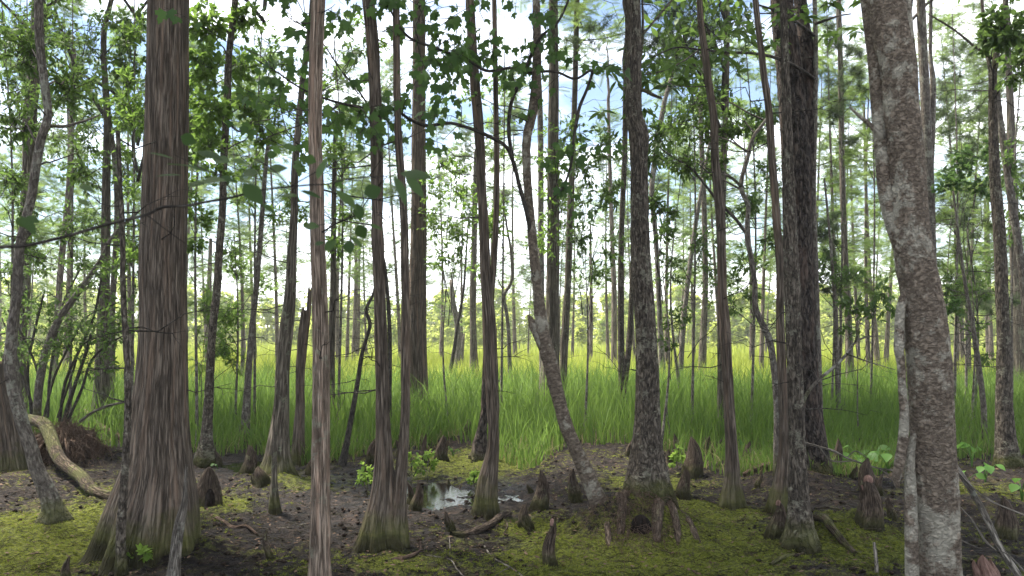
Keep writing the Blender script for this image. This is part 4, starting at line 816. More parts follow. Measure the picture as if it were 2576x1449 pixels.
stick('broken_log', 'broken brown log lying on mud below the bowed forked cypress', [(1134, 1354, 13), (1165, 1350, 15), (1194, 1343, 16), (1235, 1325, 16), (1262, 1308, 17), (1278, 1300, 18)], 'knee', 'log', forks=[[(1262, 1310, 5), (1275, 1318, 4), (1268, 1338, 3)]])
stick('fallen_stick', 'pale forked twig lying in the foreground below the twin cypress', [(1050, 1397, 3), (1090, 1405, 3.5), (1130, 1412, 4), (1148, 1430, 4), (1172, 1456, 4)], 'dead', forks=[[(1130, 1410, 3), (1132, 1385, 2.5), (1130, 1362, 2)]])
stick('fallen_stick', 'long curved pale twig running down from the broken log', [(1188, 1330, 3), (1212, 1350, 4), (1222, 1378, 4.5), (1245, 1408, 4.5), (1285, 1432, 4.5), (1320, 1455, 5)], 'dead', forks=[[(1285, 1432, 3), (1262, 1440, 2.5), (1240, 1460, 2)]])
stick('fallen_stick', 'thick dark root stick lying right of the massive cypress base', [(545, 1312, 9), (565, 1325, 9), (590, 1340, 9), (620, 1346, 8), (646, 1353, 6)], 'root')
stick('fallen_stick', 'mossy stick lying left of the grey speckled trunk foot', [(1938, 1423, 9), (1975, 1410, 10), (2015, 1397, 9), (2045, 1385, 7)], 'mosslog')
stick('fallen_stick', 'short upright pale stub in moss left of the lichen trunk', [(2206, 1452, 9, 0), (2203, 1430, 9, .06), (2199, 1420, 7, .12)], 'dead')
stick('broken_branch', 'long broken grey branch slanting down to ground right of the lichen trunk', [(2398, 1165, 13, .25), (2425, 1205, 13, .2), (2457, 1255, 13, .15), (2485, 1310, 14, .08), (2512, 1372, 15, 0), (2560, 1445, 16, -.15), (2600, 1520, 17, -.4)], 'dead', 'branch', d0=4.9,
      forks=[[(2405, 1180, 6, .2), (2440, 1220, 5, .15), (2490, 1258, 5, .1), (2580, 1297, 4, .0)], [(2405, 1265, 4, .1), (2450, 1315, 5, .0), (2485, 1368, 6, .0), (2512, 1390, 6, .0)], [(2405, 1352, 3, 0), (2460, 1378, 3, 0), (2530, 1392, 3, -.1), (2580, 1440, 4, -.2)]])
stick('dead_branch', 'bare pale dead branch reaching right from the pine foot over the knees', [(2020, 1113, 7, -.4), (2060, 1124, 6, -.4), (2097, 1135, 6, -.4), (2130, 1152, 5, -.4), (2167, 1165, 5, -.4), (2210, 1178, 4, -.4), (2250, 1184, 3, -.4)], 'dead', 'branch', d0=8.9,
      forks=[[(2062, 1125, 4, -.4), (2085, 1155, 4, -.4), (2150, 1160, 3, -.4)], [(2130, 1152, 3, -.4), (2150, 1135, 3, -.4), (2180, 1150, 2, -.4)], [(2210, 1178, 3, -.4), (2235, 1195, 2, -.4)]])
stick('fallen_stick', 'dark bent stick bridging from root mound to the massive cypress', [(205, 1068, 10, .25), (235, 1078, 11, .15), (262, 1095, 12, .08), (310, 1105, 9, .05)], 'root')
stick('dead_branch', 'grey arching dead branch above the root mound', [(200, 1062, 7, 0), (228, 1040, 7, 0), (262, 1024, 7, 0), (300, 1014, 6, 0), (340, 1006, 5, 0)], 'dead', 'branch', d0=10.5)
stick('fallen_stick', 'thin brown stick lying on mud left of the pale shaggy cypress', [(690, 1336, 4), (730, 1334, 4), (760, 1322, 4), (782, 1318, 3)], 'dead')
stick('fallen_stick', 'dark decaying stick on mud below the twin cypress', [(985, 1412, 9), (1020, 1408, 10), (1048, 1396, 9), (1060, 1382, 7)], 'root', forks=[[(1056, 1390, 8, 0), (1057, 1384, 7, .06)]])
stick('exposed_root', 'mossy root ridge running right from the grey speckled trunk foot', [(2040, 1345, 16), (2065, 1352, 20, .02), (2095, 1372, 20, .03), (2125, 1385, 16), (2150, 1400, 10)], 'mosslog', 'root', forks=[[(2052, 1330, 6, .05), (2080, 1322, 6, .08), (2110, 1345, 5, .04)]])
stick('exposed_root', 'reddish root and needle ridge left of the slim leaning cypress', [(1870, 1205, 10), (1900, 1205, 16, .03), (1935, 1198, 20, .05), (1965, 1190, 16, .02)], 'root', 'root')
# root mound under the knotted tree: arching roots and a dark plug painted as a hollow's shade
rm = empty('root_mound', 'tangled mound of reddish arching roots joining knotted tree and bent maple', 'roots', (*G(1590, 1340), 0)); ro = np.array(rm.location)
for (pts) in ([(1520, 1268, 26, .16), (1545, 1285, 30, .16), (1560, 1315, 26, .06), (1562, 1350, 20, -.02)], [(1600, 1262, 30, .22), (1585, 1285, 34, .20), (1572, 1310, 30, .10), (1562, 1350, 24, -.02)], [(1625, 1270, 34, .2), (1650, 1290, 38, .18), (1655, 1320, 34, .08), (1650, 1360, 24, -.03)],
              [(1660, 1280, 34, .14), (1700, 1300, 34, .10), (1735, 1330, 26, .02), (1760, 1360, 14, -.03)], [(1640, 1275, 30, .16), (1690, 1320, 26, .1), (1710, 1360, 18, -.02)], [(1510, 1275, 28, .12), (1490, 1300, 24, .05), (1478, 1325, 16, -.02)], [(1530, 1300, 20, .1), (1528, 1340, 18, .03), (1535, 1375, 12, -.02)], [(1600, 1280, 26, .2), (1625, 1290, 26, .2), (1650, 1300, 24, .16)], [(1588, 1325, 16, .03), (1580, 1350, 14, .0), (1572, 1380, 10, -.02)]):
    A = []
    for (x, y, wd, zz) in pts: gx, gy = G(x, y + 8); A.append((gx, gy, float(gz(gx, gy)) + zz * .16 - .02, wd / F * gy / 2 * .85))
    S_ = resample(np.array(A), 26); SEED[0] += 1
    tube_obj('root', [tube(S_[:, :3], S_[:, 3], 16, seed=SEED[0], wob=.2, amp=.006, sp=.025, vl=.15)], M['knee'], rm, ro)
gx, gy = G(1612, 1352); tube_obj('hollow', [tube(np.array([[gx, gy, z] for z in np.linspace(-.08, .09, 10)]) + float(gz(gx, gy)) * np.array([0, 0, 1]), np.array([.07, .085, .085, .085, .085, .08, .075, .065, .05, .02]), 14, wob=.15)], M['hollow_shade'], rm, ro)  # closed dark tube, recess shade painted on instead of a real cavity
f = Fol(); n = 800; px = RNG.normal(1600, 60, n); py = RNG.normal(1330, 28, n); gxy = np.array([G(a, b) for a, b in zip(px, py)]); zz = gz(gxy[:, 0], gxy[:, 1])
A = np.stack([gxy[:, 0], gxy[:, 1], zz + RNG.uniform(.0, .07, n)], -1); B = A + np.stack([RNG.normal(size=n) * .07, -RNG.uniform(.02, .16, n), -RNG.uniform(.0, .14, n)], -1); f.twig(f.curve(A, B, .1), .0022, .001)
o = obj('rootlets', f.twig_me('rootlets', ro), M['root'], rm); tag(o, kind='stuff')
# overturned root mound on the left with shrub stems
lmnd = empty('root_mound', 'dark reddish mound of matted roots and soil behind the fallen log', 'roots', (*G(165, 1170), 0)); lo = np.array(lmnd.location)
d = depth(1165); n1 = 44; n2 = 22; u, v = np.meshgrid(np.linspace(0, 2 * np.pi, n1, endpoint=False), np.linspace(0.02, 1, n2)); kx, kz = 84 * d / F, 92 * d / F
rr = np.sin(v * np.pi / 2) ** .8; pn = np.stack([np.cos(u) * 2.2, np.sin(u) * 2.2, v * 5], -1); ds_ = .35 + 1.4 * fbm(pn, 4)
Vm = np.stack([np.cos(u) * rr * kx * ds_, np.sin(u) * rr * kx * .6 * ds_, np.cos(v * np.pi / 2) ** .6 * kz * ds_ - .08], -1).reshape(-1, 3)
ii = np.arange(n1 * n2).reshape(n2, n1); jj = np.roll(ii, -1, 1); Qm = np.stack([ii[:-1], ii[1:], jj[1:], jj[:-1]], -1).reshape(-1, 4); cp = np.stack([ii[0], jj[0], np.roll(ii[0], -2)], -1)[:0]
o = obj('soil', make_mesh('soil', Vm, [Qm], {'bk': Vm}), M['root'], lmnd)
for q in range(26):
    a = RNG.uniform(0, 6.28); r0 = kx * RNG.uniform(.1, .7); e = kx * RNG.uniform(1.0, 1.7); S_ = resample(np.array([[math.cos(a) * r0, math.sin(a) * r0 * .6, kz * RNG.uniform(.6, 1.05)], [math.cos(a + .2) * e * .6, math.sin(a + .2) * e * .5, kz * RNG.uniform(.4, .8)], [math.cos(a + .1) * e, math.sin(a + .1) * e * .6, RNG.uniform(-.1, .2) * kz]]), 16)
    tube_obj('root', [tube(S_, np.linspace(.03, .008, 16) * RNG.uniform(.5, 1.2), 8, seed=q, wob=.15)], M['root'], lmnd)
f = Fol(); n = 1300; k = RNG.integers(0, len(Vm), n); A = Vm[k] * 1.02; B = A + RNG.normal(size=(n, 3)) * .16 + np.array([0, -.08, -.14]); f.twig(f.curve(A, B, .12), .0045, .0015); o = obj('rootlets', f.twig_me('rootlets'), M['root'], lmnd); tag(o, kind='stuff')
shr = empty('shrub', 'many stemmed leafy shrub growing out of the left root mound', 'shrub', (*G(165, 1140), .2)); sh = np.array(shr.location); dS = depth(1140)
STM = [[(92, 1060, 20), (100, 960, 20), (117, 880, 20), (150, 800, 18), (190, 745, 16), (215, 710, 15), (250, 660, 13), (280, 600, 10), (350, 530, 6)], [(150, 1060, 8), (165, 960, 8), (200, 880, 7), (235, 800, 6), (255, 700, 5)], [(135, 1110, 12), (160, 1060, 12), (175, 1010, 11), (195, 950, 9), (215, 890, 8), (230, 840, 7)], [(120, 1050, 7), (125, 950, 7), (140, 850, 6), (160, 760, 5), (200, 680, 4)],
       [(80, 1050, 7), (70, 930, 7), (90, 820, 6), (110, 740, 5)], [(110, 1050, 6), (140, 940, 6), (180, 860, 5), (215, 800, 4), (300, 760, 3)], [(170, 1060, 7), (205, 980, 7), (235, 900, 6), (300, 850, 4), (345, 830, 3)], [(100, 1050, 6), (95, 940, 6), (60, 850, 5), (20, 780, 4)], [(145, 1050, 6), (185, 930, 5), (205, 870, 5), (240, 850, 4)], [(90, 1040, 7), (60, 960, 6), (35, 880, 5), (5, 800, 4)]]
f = Fol()
for q, st in enumerate(STM):
    S_ = resample(px_path(st, dS, np.linspace(0, RNG.uniform(-.8, .8), len(st))), 40); tube_obj('stem', [tube(S_[:, :3], S_[:, 3], 8, seed=q, wob=.08)], M['grey'] if q == 0 else M['dark'], shr, sh)
    for j in range(4):
        c = S_[RNG.integers(20, 39), :3]; f.clump(c + RNG.normal(size=3) * .15, (.35, .35, .25), 9, 7, 'small', .075)
for (x, y, rx, ry, nn) in ((60, 780, 70, 60, 14), (180, 820, 80, 50, 16), (300, 800, 50, 60, 12), (230, 720, 70, 40, 12), (340, 700, 40, 60, 10), (100, 640, 80, 50, 14)):
    C = P(x, y, dS + RNG.uniform(-.5, .8)); f.clump(C, (rx * dS / F, .4, ry * dS / F), nn, 8, 'small', .075)
f.build(shr, M['leaf_small'], M['dark'], sh)

# ------------------------------------------------------------------ leafy understorey shrubs at the grass edge
def shrub(label, x, yb, clumps, kind, size, mat, stems=3, name='shrub', d=None):
    d = d or depth(yb); base = (*P(x, yb, d)[:2], float(gz(*P(x, yb, d)[:2]))); root = empty(name, label, 'shrub', base); off = np.array(base); f = Fol(); zmax = .1
    for (cx, cy, rx, ry, ntw, nl) in clumps:
        C = P(cx, cy, d + RNG.uniform(-.3, .3)); q = np.clip((C[2] - off[2]) * .62, 0, 9); A = off + np.array([(C[0] - off[0]) * .25, (C[1] - off[1]) * .25, q]); f.twig(f.curve(A[None], C[None], .06), .008, .003); zmax = max(zmax, q)
        f.clump(C, (rx * d / F * 1.1, (rx + ry) / 2 * d / F, ry * d / F * 1.1) if kind != 'needle' else (rx * d / F * 1.5, rx * d / F * 1.3, ry * d / F * 1.6), int(ntw * (1.7 if kind != 'needle' else .9)), nl + 2, kind, size)
    S_ = resample(np.array([off - [0, 0, .05], off + [RNG.normal() * .04 * zmax, 0, zmax * .5], off + [0, 0, zmax * 1.05]]), 24); tube_obj('stem', [tube(S_, np.linspace(.006 + .006 * zmax, .003, 24), 7, seed=x, wob=.08)], M['grey'], root, off)
    f.build(root, M[mat], M['dark'], off, ('foliage', 'twigs'))
    return root
shrub('feathery light green young cypress growing beside the massive trunk', 505, 1090, [(530, 800, 60, 50, 10, 9), (560, 860, 60, 40, 10, 9), (510, 760, 50, 40, 9, 9), (590, 790, 40, 40, 7, 9), (500, 900, 40, 40, 7, 8), (600, 900, 40, 30, 6, 8)], 'spray', .17, 'leaf_bright', name='young_cypress')
shrub('sparse green leaved sapling between the twin cypress and forked cypress', 1130, 1080, [(1100, 560, 50, 60, 16, 8), (1150, 600, 50, 60, 16, 8), (1090, 480, 40, 50, 12, 8), (1150, 470, 50, 50, 12, 8), (1120, 650, 50, 40, 12, 8), (1130, 400, 50, 40, 9, 7), (1180, 540, 30, 50, 9, 7)], 'small', .085, 'leaf_bright', name='sapling', d=12.5)
shrub('leafy sapling with oval leaves behind the hanging dark maple limb', 1470, 1080, [(1470, 420, 60, 60, 14, 8), (1520, 360, 60, 60, 16, 8), (1500, 500, 50, 50, 10, 8), (1450, 600, 60, 60, 12, 8), (1540, 620, 50, 60, 9, 8), (1490, 680, 60, 40, 9, 8), (1540, 480, 40, 50, 9, 8), (1440, 330, 50, 50, 10, 8)], 'small', .10, 'leaf_bay_m', name='sapling', d=12)
shrub('small leaved shrub right of the dark knotted tree', 1690, 1110, [(1690, 810, 30, 30, 9, 7), (1680, 860, 30, 25, 7, 7), (1720, 790, 30, 30, 7, 7), (1850, 770, 30, 30, 6, 7)], 'small', .075, 'leaf_small', d=11.5)
shrub('broad leaved shrub over the grass between pine and lichen trunk', 2160, 1090, [(2150, 770, 55, 30, 6, 6), (2200, 780, 45, 30, 6, 6), (2220, 730, 45, 40, 5, 6), (2140, 700, 45, 40, 4, 6)], 'bay', .13, 'leaf_bay_m', d=11.5)
shrub('dark leafed sapling leaning over the grass right of the lichen trunk', 2440, 1090, [(2395, 765, 30, 30, 8, 7), (2420, 430, 60, 40, 12, 8), (2390, 470, 40, 40, 9, 7), (2450, 390, 50, 40, 9, 7), (2470, 460, 40, 40, 8, 7)], 'wide', .09, 'leaf_maple_m', name='sapling', d=12)
shrub('leafy whorled sapling right of the dark knotted tree trunk', 1660, 1100, [(1655, 520, 25, 30, 7, 8), (1690, 540, 30, 30, 7, 8), (1670, 590, 30, 30, 6, 8), (1650, 330, 40, 50, 14, 8), (1640, 400, 30, 40, 9, 8)], 'bay', .11, 'leaf_bay_m', name='sapling', d=10.5)
shrub('tall pine sapling with needle tufts behind the tall grey double trunk', 2400, 1010, [(2390, 250, 80, 60, 16, 8), (2440, 330, 70, 50, 14, 8), (2410, 150, 70, 50, 14, 8), (2460, 560, 60, 40, 10, 8), (2400, 520, 60, 40, 10, 8), (2440, 740, 60, 25, 10, 8), (2510, 760, 60, 25, 12, 8)], 'needle', .2, 'needle', name='pine_sapling', d=14)
shrub('needle tufted pine bough tree behind the dark knotted tree top', 1720, 1000, [(1660, 60, 80, 60, 18, 8), (1740, 40, 80, 60, 18, 8), (1800, 90, 60, 60, 14, 8), (1700, 110, 60, 40, 10, 8), (1640, 120, 50, 40, 8, 8), (1480, 60, 60, 50, 8, 8)], 'needle', .22, 'needle', name='pine_sapling', d=15)
for (x, yb, h, lab) in ((1035, 1215, 85, 'bright green leafy sprig at the foot of the twin cypress'), (1075, 1200, 70, 'yellow green sprig by the puddle right of the twin cypress'), (925, 1245, 80, 'light green sprig left of the twin cypress base'), (1195, 1225, 40, 'tiny green sprig at the bowed forked cypress foot'), (345, 1420, 60, 'small leafy seedling before the massive cypress'), (1705, 1185, 60, 'pale green sprig beside the smooth conical knee'), (1955, 1150, 60, 'yellow green sprig behind the slim leaning cypress')):
    d = depth(yb); k = d / F
    shrub(lab, x, yb, [(x, yb - h * .75, h * .28, h * .28, 5, 6), (x - h * .2, yb - h * .45, h * .2, h * .25, 4, 6), (x + h * .25, yb - h * .5, h * .2, h * .25, 4, 6)], 'wide', .055, 'sprout', name='seedling')

def leafy(label, x, d, y0, y1, spread, n, kind, size, mat, ntw=9, name='sapling'):
    cl = [(x + RNG.normal() * spread, RNG.uniform(y0, y1), RNG.uniform(30, 60), RNG.uniform(25, 50), ntw, 7) for _ in range(n)]
    base = (*P(x, 1000, d)[:2], 0.0); r = empty(name, label, 'tree', (base[0], base[1], float(gz(base[0], base[1])))); off = np.array(r.location); f = Fol()
    S_ = resample(np.array([off + [0, 0, -.1], P(x + 8, (y0 + y1) / 2, d), P(x + RNG.normal() * 20, y0 - 40, d)]), 40)
    for (cx, cy, rx, ry, nt_, nl) in cl:
        C = P(cx, cy, d + RNG.normal() * .35); zt = max(.3, C[2] - .3 - .4 * abs(C[0] - np.interp(C[2], S_[:, 2], S_[:, 0]))); A = np.array([np.interp(zt, S_[:, 2], S_[:, i]) for i in range(3)])
        f.twig(f.curve(A[None], C[None], .08), .008, .003); f.clump(C, (rx * d / F, (rx + ry) / 2 * d / F, ry * d / F), int(nt_ * (1.7 if kind != 'needle' else .8)), nl + 2, kind, size)
    f.build(r, M[mat], M['dark'], off)
    tube_obj('trunk', [tube(S_ , np.linspace(.024, .006, 40), 8, seed=x, wob=.08)], M['grey'], r, off)
for a in (('narrow leaved sapling filling the gap left of the slim bowed tree', 20, 10.5, 20, 700, 40, 16, 'small', .075, 'leaf_small'),
          ('narrow leaved sapling between the bowed tree and the broad dark trunk', 175, 11.5, 20, 720, 50, 20, 'small', .08, 'leaf_small'),
          ('leafy sapling close behind the left side of the massive cypress', 330, 10.5, 30, 700, 25, 16, 'small', .08, 'leaf_bright'),
          ('bright leaved sapling right behind the massive cypress', 495, 11, 10, 640, 30, 18, 'wide', .085, 'leaf_bright'),
          ('airy bright sapling between dark slim tree and leaning cypress', 640, 12, 20, 560, 50, 16, 'small', .085, 'leaf_bright'),
          ('airy sapling behind the pale shaggy cypress', 850, 12.5, 60, 640, 45, 16, 'small', .085, 'leaf_bright'),
          ('thin leaved sapling behind the forked cypress', 1260, 13.5, 80, 720, 50, 14, 'small', .09, 'leaf_bright'),
          ('narrow leaved sapling behind the reddish slim cypress', 1740, 12, 120, 700, 60, 18, 'small', .08, 'leaf_small'),
          ('narrow leaved sapling between the reddish slim cypress and black pine', 1890, 12.5, 100, 760, 45, 16, 'small', .08, 'leaf_small'),
          ('lacy pine sapling right of the black pine', 2110, 13.5, 60, 720, 55, 14, 'needle', .16, 'needle'),
          ('lacy young cypress left of the thick lichen blotched trunk', 2190, 14, 40, 760, 45, 8, 'spray', .17, 'spray'),
          ('lacy young cypress right of the thick lichen blotched trunk', 2400, 13, 60, 780, 45, 8, 'spray', .17, 'spray'),
          ('bushy leaved sapling behind the grey flaky trunk', 2545, 12.5, 40, 740, 40, 9, 'small', .085, 'leaf_small'),
          ('low bright bush in the grass between massive cypress and leaning cypress', 590, 12.5, 620, 900, 45, 10, 'small', .08, 'leaf_bright'),
          ('low bush over the grass right of the black pine', 2090, 13, 640, 900, 40, 6, 'small', .085, 'leaf_small'),
          ('low bush over the grass right of the lichen blotched trunk', 2450, 13, 640, 900, 45, 6, 'small', .085, 'leaf_small')):
    leafy(*a)

# arrow arum plants with large leaves
def arum(x, yb, label, n, size):
    gx, gy = G(x, yb); z = float(gz(gx, gy)); root = empty('arum_plant', label, 'plant', (gx, gy, z)); me = ARUM
    for i in range(n):
        a = RNG.uniform(0, 6.28); L_ = size * RNG.uniform(.7, 1.2); tip = np.array([math.cos(a) * L_ * .6, math.sin(a) * L_ * .5, L_])
        S_ = resample(np.array([[0, 0, -.03], tip * [.3, .3, .6], tip]), 10); tube_obj('stalk', [tube(S_, np.linspace(.006, .003, 10), 6, wob=0)], M['arum'], root)
        leaf_objs('leaf', me, tip[None], np.array([[math.cos(a), math.sin(a), -.35]]), np.array([[0, -.5, 1.]]) + RNG.normal(size=(1, 3)) * .3, [size * .62 * RNG.uniform(.8, 1.15)], root, np.zeros(3))
ARUM = leaf_mesh('leaf', leaf_ell(.36, 6, .25, .2), M['arum'])
for a in ((2165, 1190, 'broad bright leaf plant beside the thick dark knee', 5, .24), (2235, 1195, 'wide leaved plant behind the narrow dark knee', 6, .22), (2200, 1165, 'broad leaved plant in wet ground behind the knees', 4, .2), (2265, 1170, 'bright plant leaves peeking past the hanging stem', 4, .22), (2430, 1225, 'broad leaved plant right of the lichen trunk', 5, .2), (2478, 1215, 'light green plant left of the grey flaky trunk foot', 4, .2), (2570, 1275, 'drooping leaf plant right of the grey ridged knee', 4, .2), (1865, 1160, 'broad green leaf plant behind the reddish slim cypress', 4, .2), (1140, 1150, 'low flat leaved plant by the two pointed knee', 4, .12), (548, 1172, 'small round leaved plant at the puddle by the massive cypress', 3, .08), (2445, 1180, 'tall leaf plant in grass behind the broken branch', 4, .22)): arum(*a)

# ------------------------------------------------------------------ grass (stuff)
def blades(n, d0, d1, hfun, wfun, name, mat, lean=.35, seg=3, edge=True, xr=.70, label=None, keep=None):
    d = np.exp(RNG.uniform(math.log(d0), math.log(d1), n)); x = RNG.uniform(-1, 1, n) * (xr * d + 1.0)
    px = x / d * F + CX
    if edge:
        e = 10.7 + .9 * np.sin(px / 210. + 1) + 1.6 * (fbm(np.stack([x * .8, d * .2, d * 0], -1), 3) - .44) * 2 - 1.7 * np.exp(-((px - 1330) / 70) ** 2) + .8 * np.exp(-((px - 620) / 120) ** 2) - 1.0 * np.exp(-((px - 1500) / 100) ** 2) - 1.0 / (1 + np.exp(-(px - 1680) / 30))
        ok = d > e; d, x, px, e = d[ok], x[ok], px[ok], e[ok]
    p = np.stack([x, d, d * 0], -1); ok = fbm(p * 1.7, 2) + RNG.random(len(d)) * .35 > .38; d, x = d[ok], x[ok]; n = len(d)
    h = hfun(d, x) * RNG.uniform(.6, 1.12, n); wd = wfun(d) * RNG.uniform(.6, 1.3, n); z = gz(x, d) - .02
    a = RNG.uniform(0, 2 * np.pi, n); wind = lean * RNG.uniform(.2, 1.4, n); dx, dy = np.cos(a), np.sin(a); f_ = RNG.uniform(0, 3.14, n); wx, wy = np.cos(f_) * wd, np.sin(f_) * wd * .5
    t = np.linspace(0, 1, seg + 1); V = []
    for i, ti in enumerate(t):
        b = wind * ti ** 2 * h; zz = z + h * (ti - .32 * wind * ti ** 3); c = np.stack([x + dx * b, d + dy * b, zz], -1); s_ = (1 - ti ** 1.6)
        if i < seg: V += [c + np.stack([wx * s_, wy * s_, 0 * wx], -1), c - np.stack([wx * s_, wy * s_, 0 * wx], -1)]
        else: V.append(c)
    V = np.stack(V, 1); K = V.shape[1]; Ft = []
    for i in range(seg - 1): Ft += [(2 * i, 2 * i + 1, 2 * i + 3), (2 * i, 2 * i + 3, 2 * i + 2)]
    Ft.append((2 * seg - 2, 2 * seg - 1, 2 * seg)); Ft = np.array(Ft)[None] + (np.arange(n) * K)[:, None, None]
    rnd = np.clip(.5 * fbm(np.stack([x * .6, d * .6, d * 0], -1), 2) + .55 * RNG.random(n), 0, 1)
    o = obj(name, make_mesh(name, V.reshape(-1, 3), [Ft.reshape(-1, 3)], {'rnd': np.repeat(rnd, K)}, smooth=False), mat)
    return tag(o, label, 'grass', kind='stuff')
hn = lambda d, x: np.clip(.42 + (d - 9.8) * .22, .35, 1.1) * (.7 + .6 * fbm(np.stack([x * 1.1, d * 1.1, d * 0], -1), 2))
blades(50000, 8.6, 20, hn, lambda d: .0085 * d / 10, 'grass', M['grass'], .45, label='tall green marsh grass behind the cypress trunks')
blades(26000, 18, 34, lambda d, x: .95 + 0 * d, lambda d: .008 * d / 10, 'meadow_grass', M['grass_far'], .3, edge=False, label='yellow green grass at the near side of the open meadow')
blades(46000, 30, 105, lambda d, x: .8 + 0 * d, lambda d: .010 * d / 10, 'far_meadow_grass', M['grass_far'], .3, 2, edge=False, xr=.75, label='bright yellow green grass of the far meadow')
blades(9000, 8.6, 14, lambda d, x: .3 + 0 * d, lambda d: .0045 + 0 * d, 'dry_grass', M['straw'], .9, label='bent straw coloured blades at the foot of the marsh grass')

# moss, litter and needles (stuff)
def ground_scatter(n, y0, y1):
    y = np.exp(RNG.uniform(math.log(y0), math.log(y1), n)); x = RNG.uniform(-1, 1, n) * (.66 * y + .3); return x, y
x, y = ground_scatter(110000, 4.8, 11); mv = mossval(x, y); p = np.stack([x, y, x * 0], -1); ok = (mv * .9 + fbm(p * 3, 3) * .6 + fbm(p * 14, 2) * .5 + RNG.random(len(x)) * .25 > 1.0); x, y = x[ok], y[ok]; n = len(x)
tv = []; tf = []
for i in range(5):
    a = i * 1.2566; o_ = len(tv); tv += [(.12 * math.cos(a + 1.2), .12 * math.sin(a + 1.2), 0), (.12 * math.cos(a - 1.2), .12 * math.sin(a - 1.2), 0), (.75 * math.cos(a), .75 * math.sin(a), .55)]; tf.append((o_, o_ + 1, o_ + 2))
V, Ft, rn = scatter((np.array(tv), np.array(tf)), np.stack([x, y, gz(x, y) - .002], -1), np.stack([np.cos(x * 99), np.sin(x * 99), 0 * x], -1), np.array([[0, 0, 1.]]) + RNG.normal(size=(n, 3)) * .3, RNG.uniform(.012, .03, n))
tag(obj('moss', make_mesh('moss', V, [Ft], {'rnd': rn}, smooth=False), M['moss']), 'low yellow green moss carpeting the swamp floor', 'moss', kind='stuff')
x, y = ground_scatter(3600, 4.8, 11); ok = mossval(x, y) + RNG.random(len(x)) * .5 < .75; x, y = x[ok], y[ok]; n = len(x)
ico = np.array([(0, 0, .5), (.6, 0, .2), (.15, .55, .25), (-.5, .35, .15), (-.45, -.4, .2), (.2, -.6, .15), (0, 0, -.4)]); icf = np.array([(0, 1, 2), (0, 2, 3), (0, 3, 4), (0, 4, 5), (0, 5, 1), (6, 2, 1), (6, 3, 2), (6, 4, 3), (6, 5, 4), (6, 1, 5)])
V, Ft, rn = scatter((ico, icf), np.stack([x, y, gz(x, y) + .002], -1), np.stack([np.cos(x * 57), np.sin(x * 57), 0 * x], -1), np.array([[0, 0, 1.]]) + RNG.normal(size=(n, 3)) * .35, RNG.uniform(.010, .036, n) * RNG.choice([.6, 1, 1.4], n))
tag(obj('mud_clods', make_mesh('mud_clods', V, [Ft], {'bk': V}, smooth=False), M['clod']), 'small dark clods of mud and rotten wood on the swamp floor', 'mud', kind='stuff')
x, y = ground_scatter(6000, 4.8, 11.5); n = len(x)
V, Ft, rn = scatter(T_SMALL, np.stack([x, y, gz(x, y) + .008], -1), np.stack([np.cos(x * 77), np.sin(x * 77), RNG.normal(size=n) * .15], -1), np.array([[0, 0, 1.]]) + RNG.normal(size=(n, 3)) * .25, RNG.uniform(.02, .05, n))
tag(obj('leaf_litter', make_mesh('leaf_litter', V, [Ft], {'rnd': rn}, smooth=False), M['litter']), 'brown fallen leaves strewn on mud and moss', 'leaf litter', kind='stuff')
x, y = ground_scatter(6500, 4.8, 11); n = len(x); f = Fol(); A = np.stack([x, y, gz(x, y) + .004], -1); a = RNG.uniform(0, 6.28, n); ln = RNG.uniform(.04, .22, n); B = A + np.stack([np.cos(a) * ln, np.sin(a) * ln, 0 * a], -1); B[:, 2] = gz(B[:, 0], B[:, 1]) + .008; f.twig(f.curve(A, B, .04), .0022, .001)
tag(obj('needle_litter', f.twig_me('needle_litter'), M['knee']), 'fine brown twigs and needles scattered over the swamp floor', 'twig litter', kind='stuff')

# ------------------------------------------------------------------ feathery cypress of the meadow edge and far wood
def far_cypress(h, nl, mat, name='bald_cypress', zl=.22, spread=.2, size=.30, dens=22, rad=.0055):
    root = empty(name, 'x', 'tree'); t = np.linspace(0, 1, 14); pth = np.stack([.02 * h * np.sin(t * 3 + nl), .02 * h * np.cos(t * 2.3), -.15 + t * (h + .15)], -1)
    tube_obj('trunk', [tube(pth, h * rad * (1.25 - 1.2 * t) * (1 + .9 * np.exp(-t * 20)), 8, wob=.06, z0=.15)], M['farbark'], root)
    f = Fol(); z = h * RNG.uniform(zl, 1, nl); a = RNG.uniform(0, 6.28, nl); A = np.stack([np.interp(z, pth[:, 2], pth[:, 0]), np.interp(z, pth[:, 2], pth[:, 1]), z], -1)
    f.limb_sprays(A, np.stack([np.cos(a), np.sin(a), RNG.uniform(-.25, .5, nl)], -1), h * spread * np.clip(1.15 - z / h, .15, 1) * RNG.uniform(.25, 1.15, nl), dens, size)
    f.build(root, M[mat], M['farbark']); return root
protos = [far_cypress(9, 62, 'spray', spread=.22), far_cypress(9, 54, 'spray', zl=.3, spread=.2), far_cypress(9, 60, 'spray_far', zl=.16, spread=.22)]
used = set()
def put(i, x, y, s, label, group):
    pr = protos[i]
    r = pr if i not in used else copy_tree(pr); used.add(i)
    r.location = (x, y, float(gz(x, y))); r.rotation_euler = (0, 0, RNG.uniform(0, 6.28)); r.scale = (s, s, s); r['label'] = label; r['group'] = group
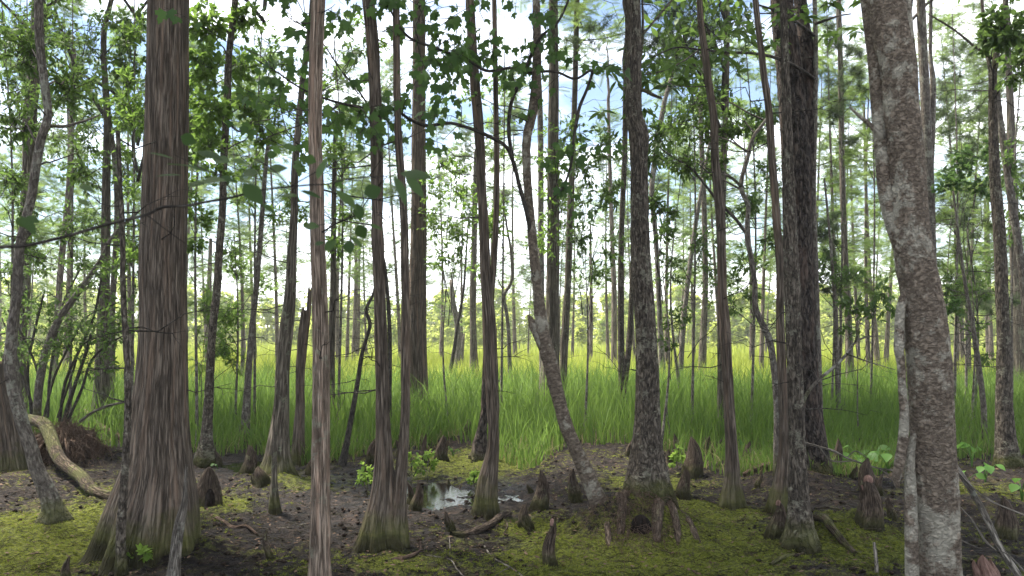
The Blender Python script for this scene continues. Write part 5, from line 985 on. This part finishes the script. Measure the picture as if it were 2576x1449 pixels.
for px_, d_, s in [(60, 19, 1.1), (160, 24, 1.3), (330, 21, 1.2), (480, 26, 1.2), (590, 20, .9), (640, 30, 1.4), (680, 24, 1.2), (870, 27, 1.2), (990, 34, 1.5), (1100, 38, 1.3), (1170, 30, 1.0), (1300, 36, 1.4), (1440, 40, 1.2), (1530, 29, 1.0), (1590, 33, 1.1), (1690, 26, 1.2), (1740, 35, 1.4), (1800, 24, 1.1), (1870, 30, 1.3), (1930, 22, 1.0), (2060, 27, 1.3), (2090, 20, 1.1), (2140, 32, 1.5), (2190, 22, 1.2), (2250, 28, 1.4), (2380, 23, 1.2), (2420, 30, 1.4), (2460, 20, 1.0), (2500, 26, 1.3), (2560, 22, 1.2)]:
    put(int(RNG.integers(0, 2)), (px_ - CX) / F * d_, d_, s * RNG.uniform(.9, 1.1), 'feathery bald cypress standing at the near edge of the open meadow', 'feathery cypresses along the meadow edge')
for i in range(24):
    d_ = RNG.uniform(30, 50); x_ = (i / 23 - .5) * 1.36 * d_ + RNG.normal() * .8
    put(int(RNG.integers(0, 2)), x_, d_, RNG.uniform(.8, 1.4), 'feathery bald cypress standing at the near edge of the open meadow', 'feathery cypresses along the meadow edge')
for i in range(46):
    d_ = RNG.uniform(42, 78); x_ = RNG.uniform(-.72, .72) * d_
    put(2, x_, d_, RNG.uniform(.35, .75), 'light green young cypress scattered over the far yellow meadow', 'young cypresses out in the meadow')
def wood_tree(h, n):
    root = empty('wood_tree', 'x', 'tree'); t = np.linspace(0, 1, 10); pth = np.stack([.02 * h * np.sin(t * 3), .02 * h * np.cos(t * 2), -.15 + t * h], -1)
    tube_obj('trunk', [tube(pth, h * .012 * (1.2 - t), 7, wob=.06)], M['farbark'], root); f = Fol()
    for i in range(n):
        z = h * RNG.uniform(.02, 1.0); r = h * .33 * (1.1 - z / h) * RNG.uniform(.2, 1); a = RNG.uniform(0, 6.28)
        f.clump((math.cos(a) * r, math.sin(a) * r, z), (h * .16, h * .16, h * .06), 8, 6, 'wide', .36, r=.02)
    f.build(root, M['wood'], M['farbark']); return root
wood = [wood_tree(6, 60), wood_tree(6.5, 66), wood_tree(5.5, 56)]
for w_ in wood: protos.append(w_)
for i in range(230):
    row = i % 2; d_ = (84 + RNG.uniform(-4, 5)) if row else RNG.uniform(94, 125); x_ = (i / 229 - .5) * 1.75 * d_ + RNG.normal() * 1.2
    put(3 + i % 3, x_, d_, RNG.uniform(.62, 1.0) * (1 + .5 * max(0, abs(x_) / 60 - .4)) * (1 if row else 1.15), 'pale yellow green tree in the wood line across the meadow', 'trees of the far wood line')

for i in range(110):
    d_ = RNG.uniform(62, 82); x_ = (i / 109 - .5) * 1.6 * d_ + RNG.normal()
    put(3 + i % 3, x_, d_, RNG.uniform(.28, .55), 'low bright bush in front of the far wood line', 'bushes before the far wood line')

# ------------------------------------------------------------------ haze over the marsh (stuff)
hx, hy0, hy1, hz0, hz1 = 700, -120, 900, -1.6, 24
V = [(sx * hx, y_, z_) for z_ in (hz0, hz1) for y_ in (hy0, hy1) for sx in (-1, 1)]
hz_me = make_mesh('haze', V, [[(0, 2, 3, 1), (4, 5, 7, 6), (0, 1, 5, 4), (2, 6, 7, 3), (0, 4, 6, 2), (1, 3, 7, 5)]], smooth=False)
hm, ht = newmat('haze_air'); hb = NB(ht); hv = hb.n('VolumePrincipled'); hv.inputs['Color'].default_value = (.95, .97, 1, 1); hv.inputs['Density'].default_value = .0009; hv.inputs['Anisotropy'].default_value = .3
ho = hb.n('OutputMaterial'); ht.links.new(hv.outputs[0], ho.inputs['Volume'])
tag(obj('haze', hz_me, hm), 'thin pale haze hanging over the marsh', 'haze', kind='stuff')
